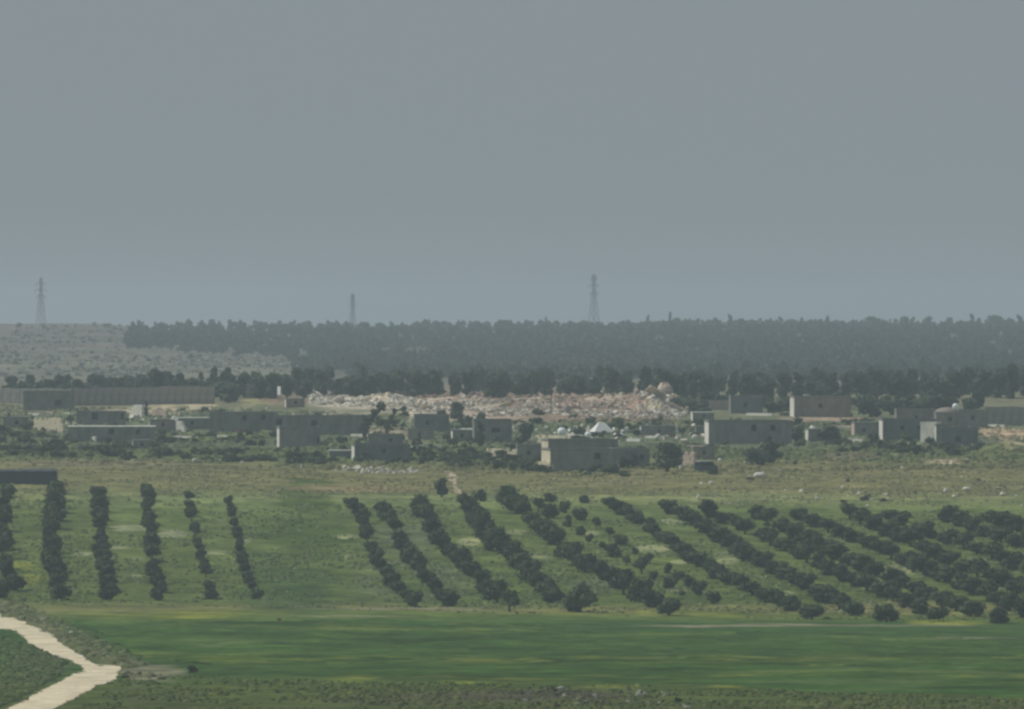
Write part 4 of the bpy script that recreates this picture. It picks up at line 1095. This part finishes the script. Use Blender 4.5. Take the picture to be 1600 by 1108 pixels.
# red drum
x, y, z = at(376, 677)
t = thing('oil_drum', 'small dull red drum before the long green-grey house', 'drum', (x, y, z), 0)
MB().tube([(0, 0, 0), (0, 0, 1.05)], [.5, .5], 14).build('barrel', M_RED, t)
for k in (.0, .35, .7, 1.02): MB().tube([(0, 0, k), (0, 0, k + .05)], [.53, .53], 14).build('hoop', M_RED, t)
x, y, z = at(436, 970)
t = thing('oil_drum', 'small rust red drum lying at the top of the green field', 'drum', (x, y, z + .1), R(20)); t.scale = (.5, .5, .5)
b = MB(); b.bar((-.5, 0, .3), (.5, 0, .3), .3); b.build('barrel', M_RED, t)
for k in (-.45, .0, .45): MB().bar((k - .03, 0, .3), (k + .03, 0, .3), .33).build('hoop', M_RED, t)

# van
x, y, z = at(1103, 738)
t = thing('van', 'dark blue van with pale roof parked beside the pinkish pillar wall', 'van', (x, y, z), R(28))
b = MB()
prof = [(-2.0, .35), (-2.05, 1.2), (-1.8, 2.0), (1.0, 2.05), (1.55, 1.25), (2.1, 1.05), (2.15, .4)]
for yy_ in (-.85, .85):
    for px_, pz_ in prof: b.v.append((px_, yy_ * (.9 if pz_ > 1.5 else 1), pz_))
n = len(prof)
for i in range(n):
    j = (i + 1) % n; b.q.append((i, j, n + j, n + i))
for i in range(1, n - 1):
    b.t.append((0, i, i + 1)); b.t.append((n, n + i + 1, n + i))
body = b.build('body', M_NAVY, t)
MB().box(-1.85, 1.02, -.78, .78, 2.06, 2.14).build('roof', M_WHITE, t)
for a0, a1 in ((-1.6, -.8), (-.65, .15), (.3, 1.0)):
    MB().box(a0, a1, -.875, -.845, 1.25, 1.8).build('window', M_GLASS, t)
MB().box(-2.09, -2.03, -.65, .65, 1.3, 1.8).build('rear_window', M_GLASS, t)
for wx in (-1.3, 1.35):
    for wy in (-.82, .82):
        b = MB(); k = 14
        for s_ in (-.11, .11):
            for i in range(k):
                a = 2 * math.pi * i / k; b.v.append((wx + .36 * math.cos(a), wy + s_, .36 + .36 * math.sin(a)))
        for i in range(k):
            j = (i + 1) % k; b.q.append((i, j, k + j, k + i))
        for i in range(1, k - 1): b.t += [(0, i, i + 1), (k, k + i + 1, k + i)]
        wh = b.build('wheel', M_TYRE, t)
        MB().box(wx - .16, wx + .16, wy - .125, wy + .125, .2, .52).build('rim', M_STEEL, wh)

# leaning trees above the white tumbled wall
def leaning(label, pts, r0, leafr, seed, mat):
    x0, y0, z0 = at(*pts[0]); m = y0 / F
    t = thing('leaning_tree', label, 'tree', (x0, y0, z0))
    P = [((p[0] - pts[0][0]) * m, 0.0, (pts[0][1] - p[1]) * m) for p in pts]
    P[0] = (0, 0, -.4)
    MB().tube(P, [r0 * (1 - .12 * i) for i in range(len(P))], 7).build('trunk', M_BARK, t)
    g = np.random.default_rng(seed); V = []; Qs = []; off = 0
    for i, p in enumerate(P[1:]):
        for k in range(3):
            v, q = crown_vf(seed + i * 7 + k, leafr * (1.1 - .1 * i), leafr * 1.6, -leafr * .8, 4, 70, .2)
            V.append(v + np.array(p) + g.normal(0, leafr * .35, 3)); Qs.append(q + off); off += len(v)
    me = raw_mesh('crown', np.concatenate(V), np.concatenate(Qs)); me.materials.append(mat); link('crown', me, t)
leaning('dark leaning tree bowed to the right over the white tumbled wall', [(569, 686), (570, 668), (575, 656), (584, 645), (594, 636), (602, 633)], .5, 1.0, 41, M_OLIVE)
leaning('thin brownish tree bowed to the left right of the dark leaning one', [(603, 678), (606, 664), (611, 652), (618, 642), (630, 635)], .42, .62, 43, M_BUSH)

# ------------------------------------------------------------------ pylons on the ridge
def pylon(label, px, top, y, arms):
    x = (px - 800) / F * y; z = float(ground_z(x, y)); H = (HOR - top) / F * y + ZC - z
    t = thing('pylon', label, 'pylon', (x, y, z), R(35), 'power pylons on the ridge')
    wb, wt = H * .085, H * .022
    lv = [0, .22, .4, .55, .68, .78, .86, .93, 1.0]
    wdt = [wb + (wt - wb) * min(1, l / .72) for l in lv]
    for sx, sy in ((1, 1), (1, -1), (-1, 1), (-1, -1)):
        b = MB()
        for i in range(len(lv) - 1):
            b.bar((sx * wdt[i], sy * wdt[i], lv[i] * H - (1 if i == 0 else 0)), (sx * wdt[i + 1], sy * wdt[i + 1], lv[i + 1] * H), .10)
        b.build('leg', M_STEEL, t)
    b = MB()
    for i in range(len(lv) - 1):
        a, c = wdt[i], wdt[i + 1]; z0, z1 = lv[i] * H, lv[i + 1] * H
        for s in (1, -1):
            b.bar((-a, s * a, z0), (c, s * c, z1), .06); b.bar((a, s * a, z0), (-c, s * c, z1), .06)
            b.bar((s * a, -a, z0), (s * c, c, z1), .06); b.bar((s * a, a, z0), (s * c, -c, z1), .06)
            b.bar((-c, s * c, z1), (c, s * c, z1), .08); b.bar((s * c, -c, z1), (s * c, c, z1), .08)
    b.build('bracing', M_STEEL, t)
    for lz, L in arms:
        b = MB(); zz = lz * H
        for s in (1, -1):
            b.bar((0, wt, zz), (s * L, 0, zz + .3), .10); b.bar((0, -wt, zz), (s * L, 0, zz + .3), .10); b.bar((0, 0, zz + 1.5), (s * L, 0, zz + .3), .12)
        a = b.build('cross_arm', M_STEEL, t)
        for s in (1, -1):
            MB().tube([(s * L, 0, zz + .3), (s * L, 0, zz - 1.3)], [.14, .14], 6).build('insulator', M_GLASS, a)
pylon('lattice power pylon at far left standing on the bare ridge', 64, 434, 4650, [(.58, 3.6), (.72, 4.2), (.86, 3.4)])
pylon('shortest and faintest lattice pylon left of centre on the wooded ridge', 551, 459, 4900, [(.7, 2.2), (.82, 2.0), (.93, 1.6)])
pylon('tall lattice pylon right of centre on the wooded ridge', 928, 429, 4800, [(.66, 3.2), (.80, 3.4), (.93, 2.4)])

# ------------------------------------------------------------------ haze
xm = float(np.abs(XX).max()) + 60
b = MB().box(-xm, xm, -460, 9600, GROUND_MIN - 1.0, ZC + 23.0)
hz = bpy.data.materials.new('haze'); hz.use_nodes = True; ht = hz.node_tree; ht.nodes.clear()
pv = ht.nodes.new('ShaderNodeVolumePrincipled'); oo = ht.nodes.new('ShaderNodeOutputMaterial')
pv.inputs['Color'].default_value = HAZE_COLOR
pv.inputs['Density'].default_value = HAZE_DENSITY
pv.inputs['Anisotropy'].default_value = 0.2
ht.links.new(pv.outputs[0], oo.inputs['Volume'])
b.build('haze', hz, kind='stuff', label='pale bluish dust haze in the air')
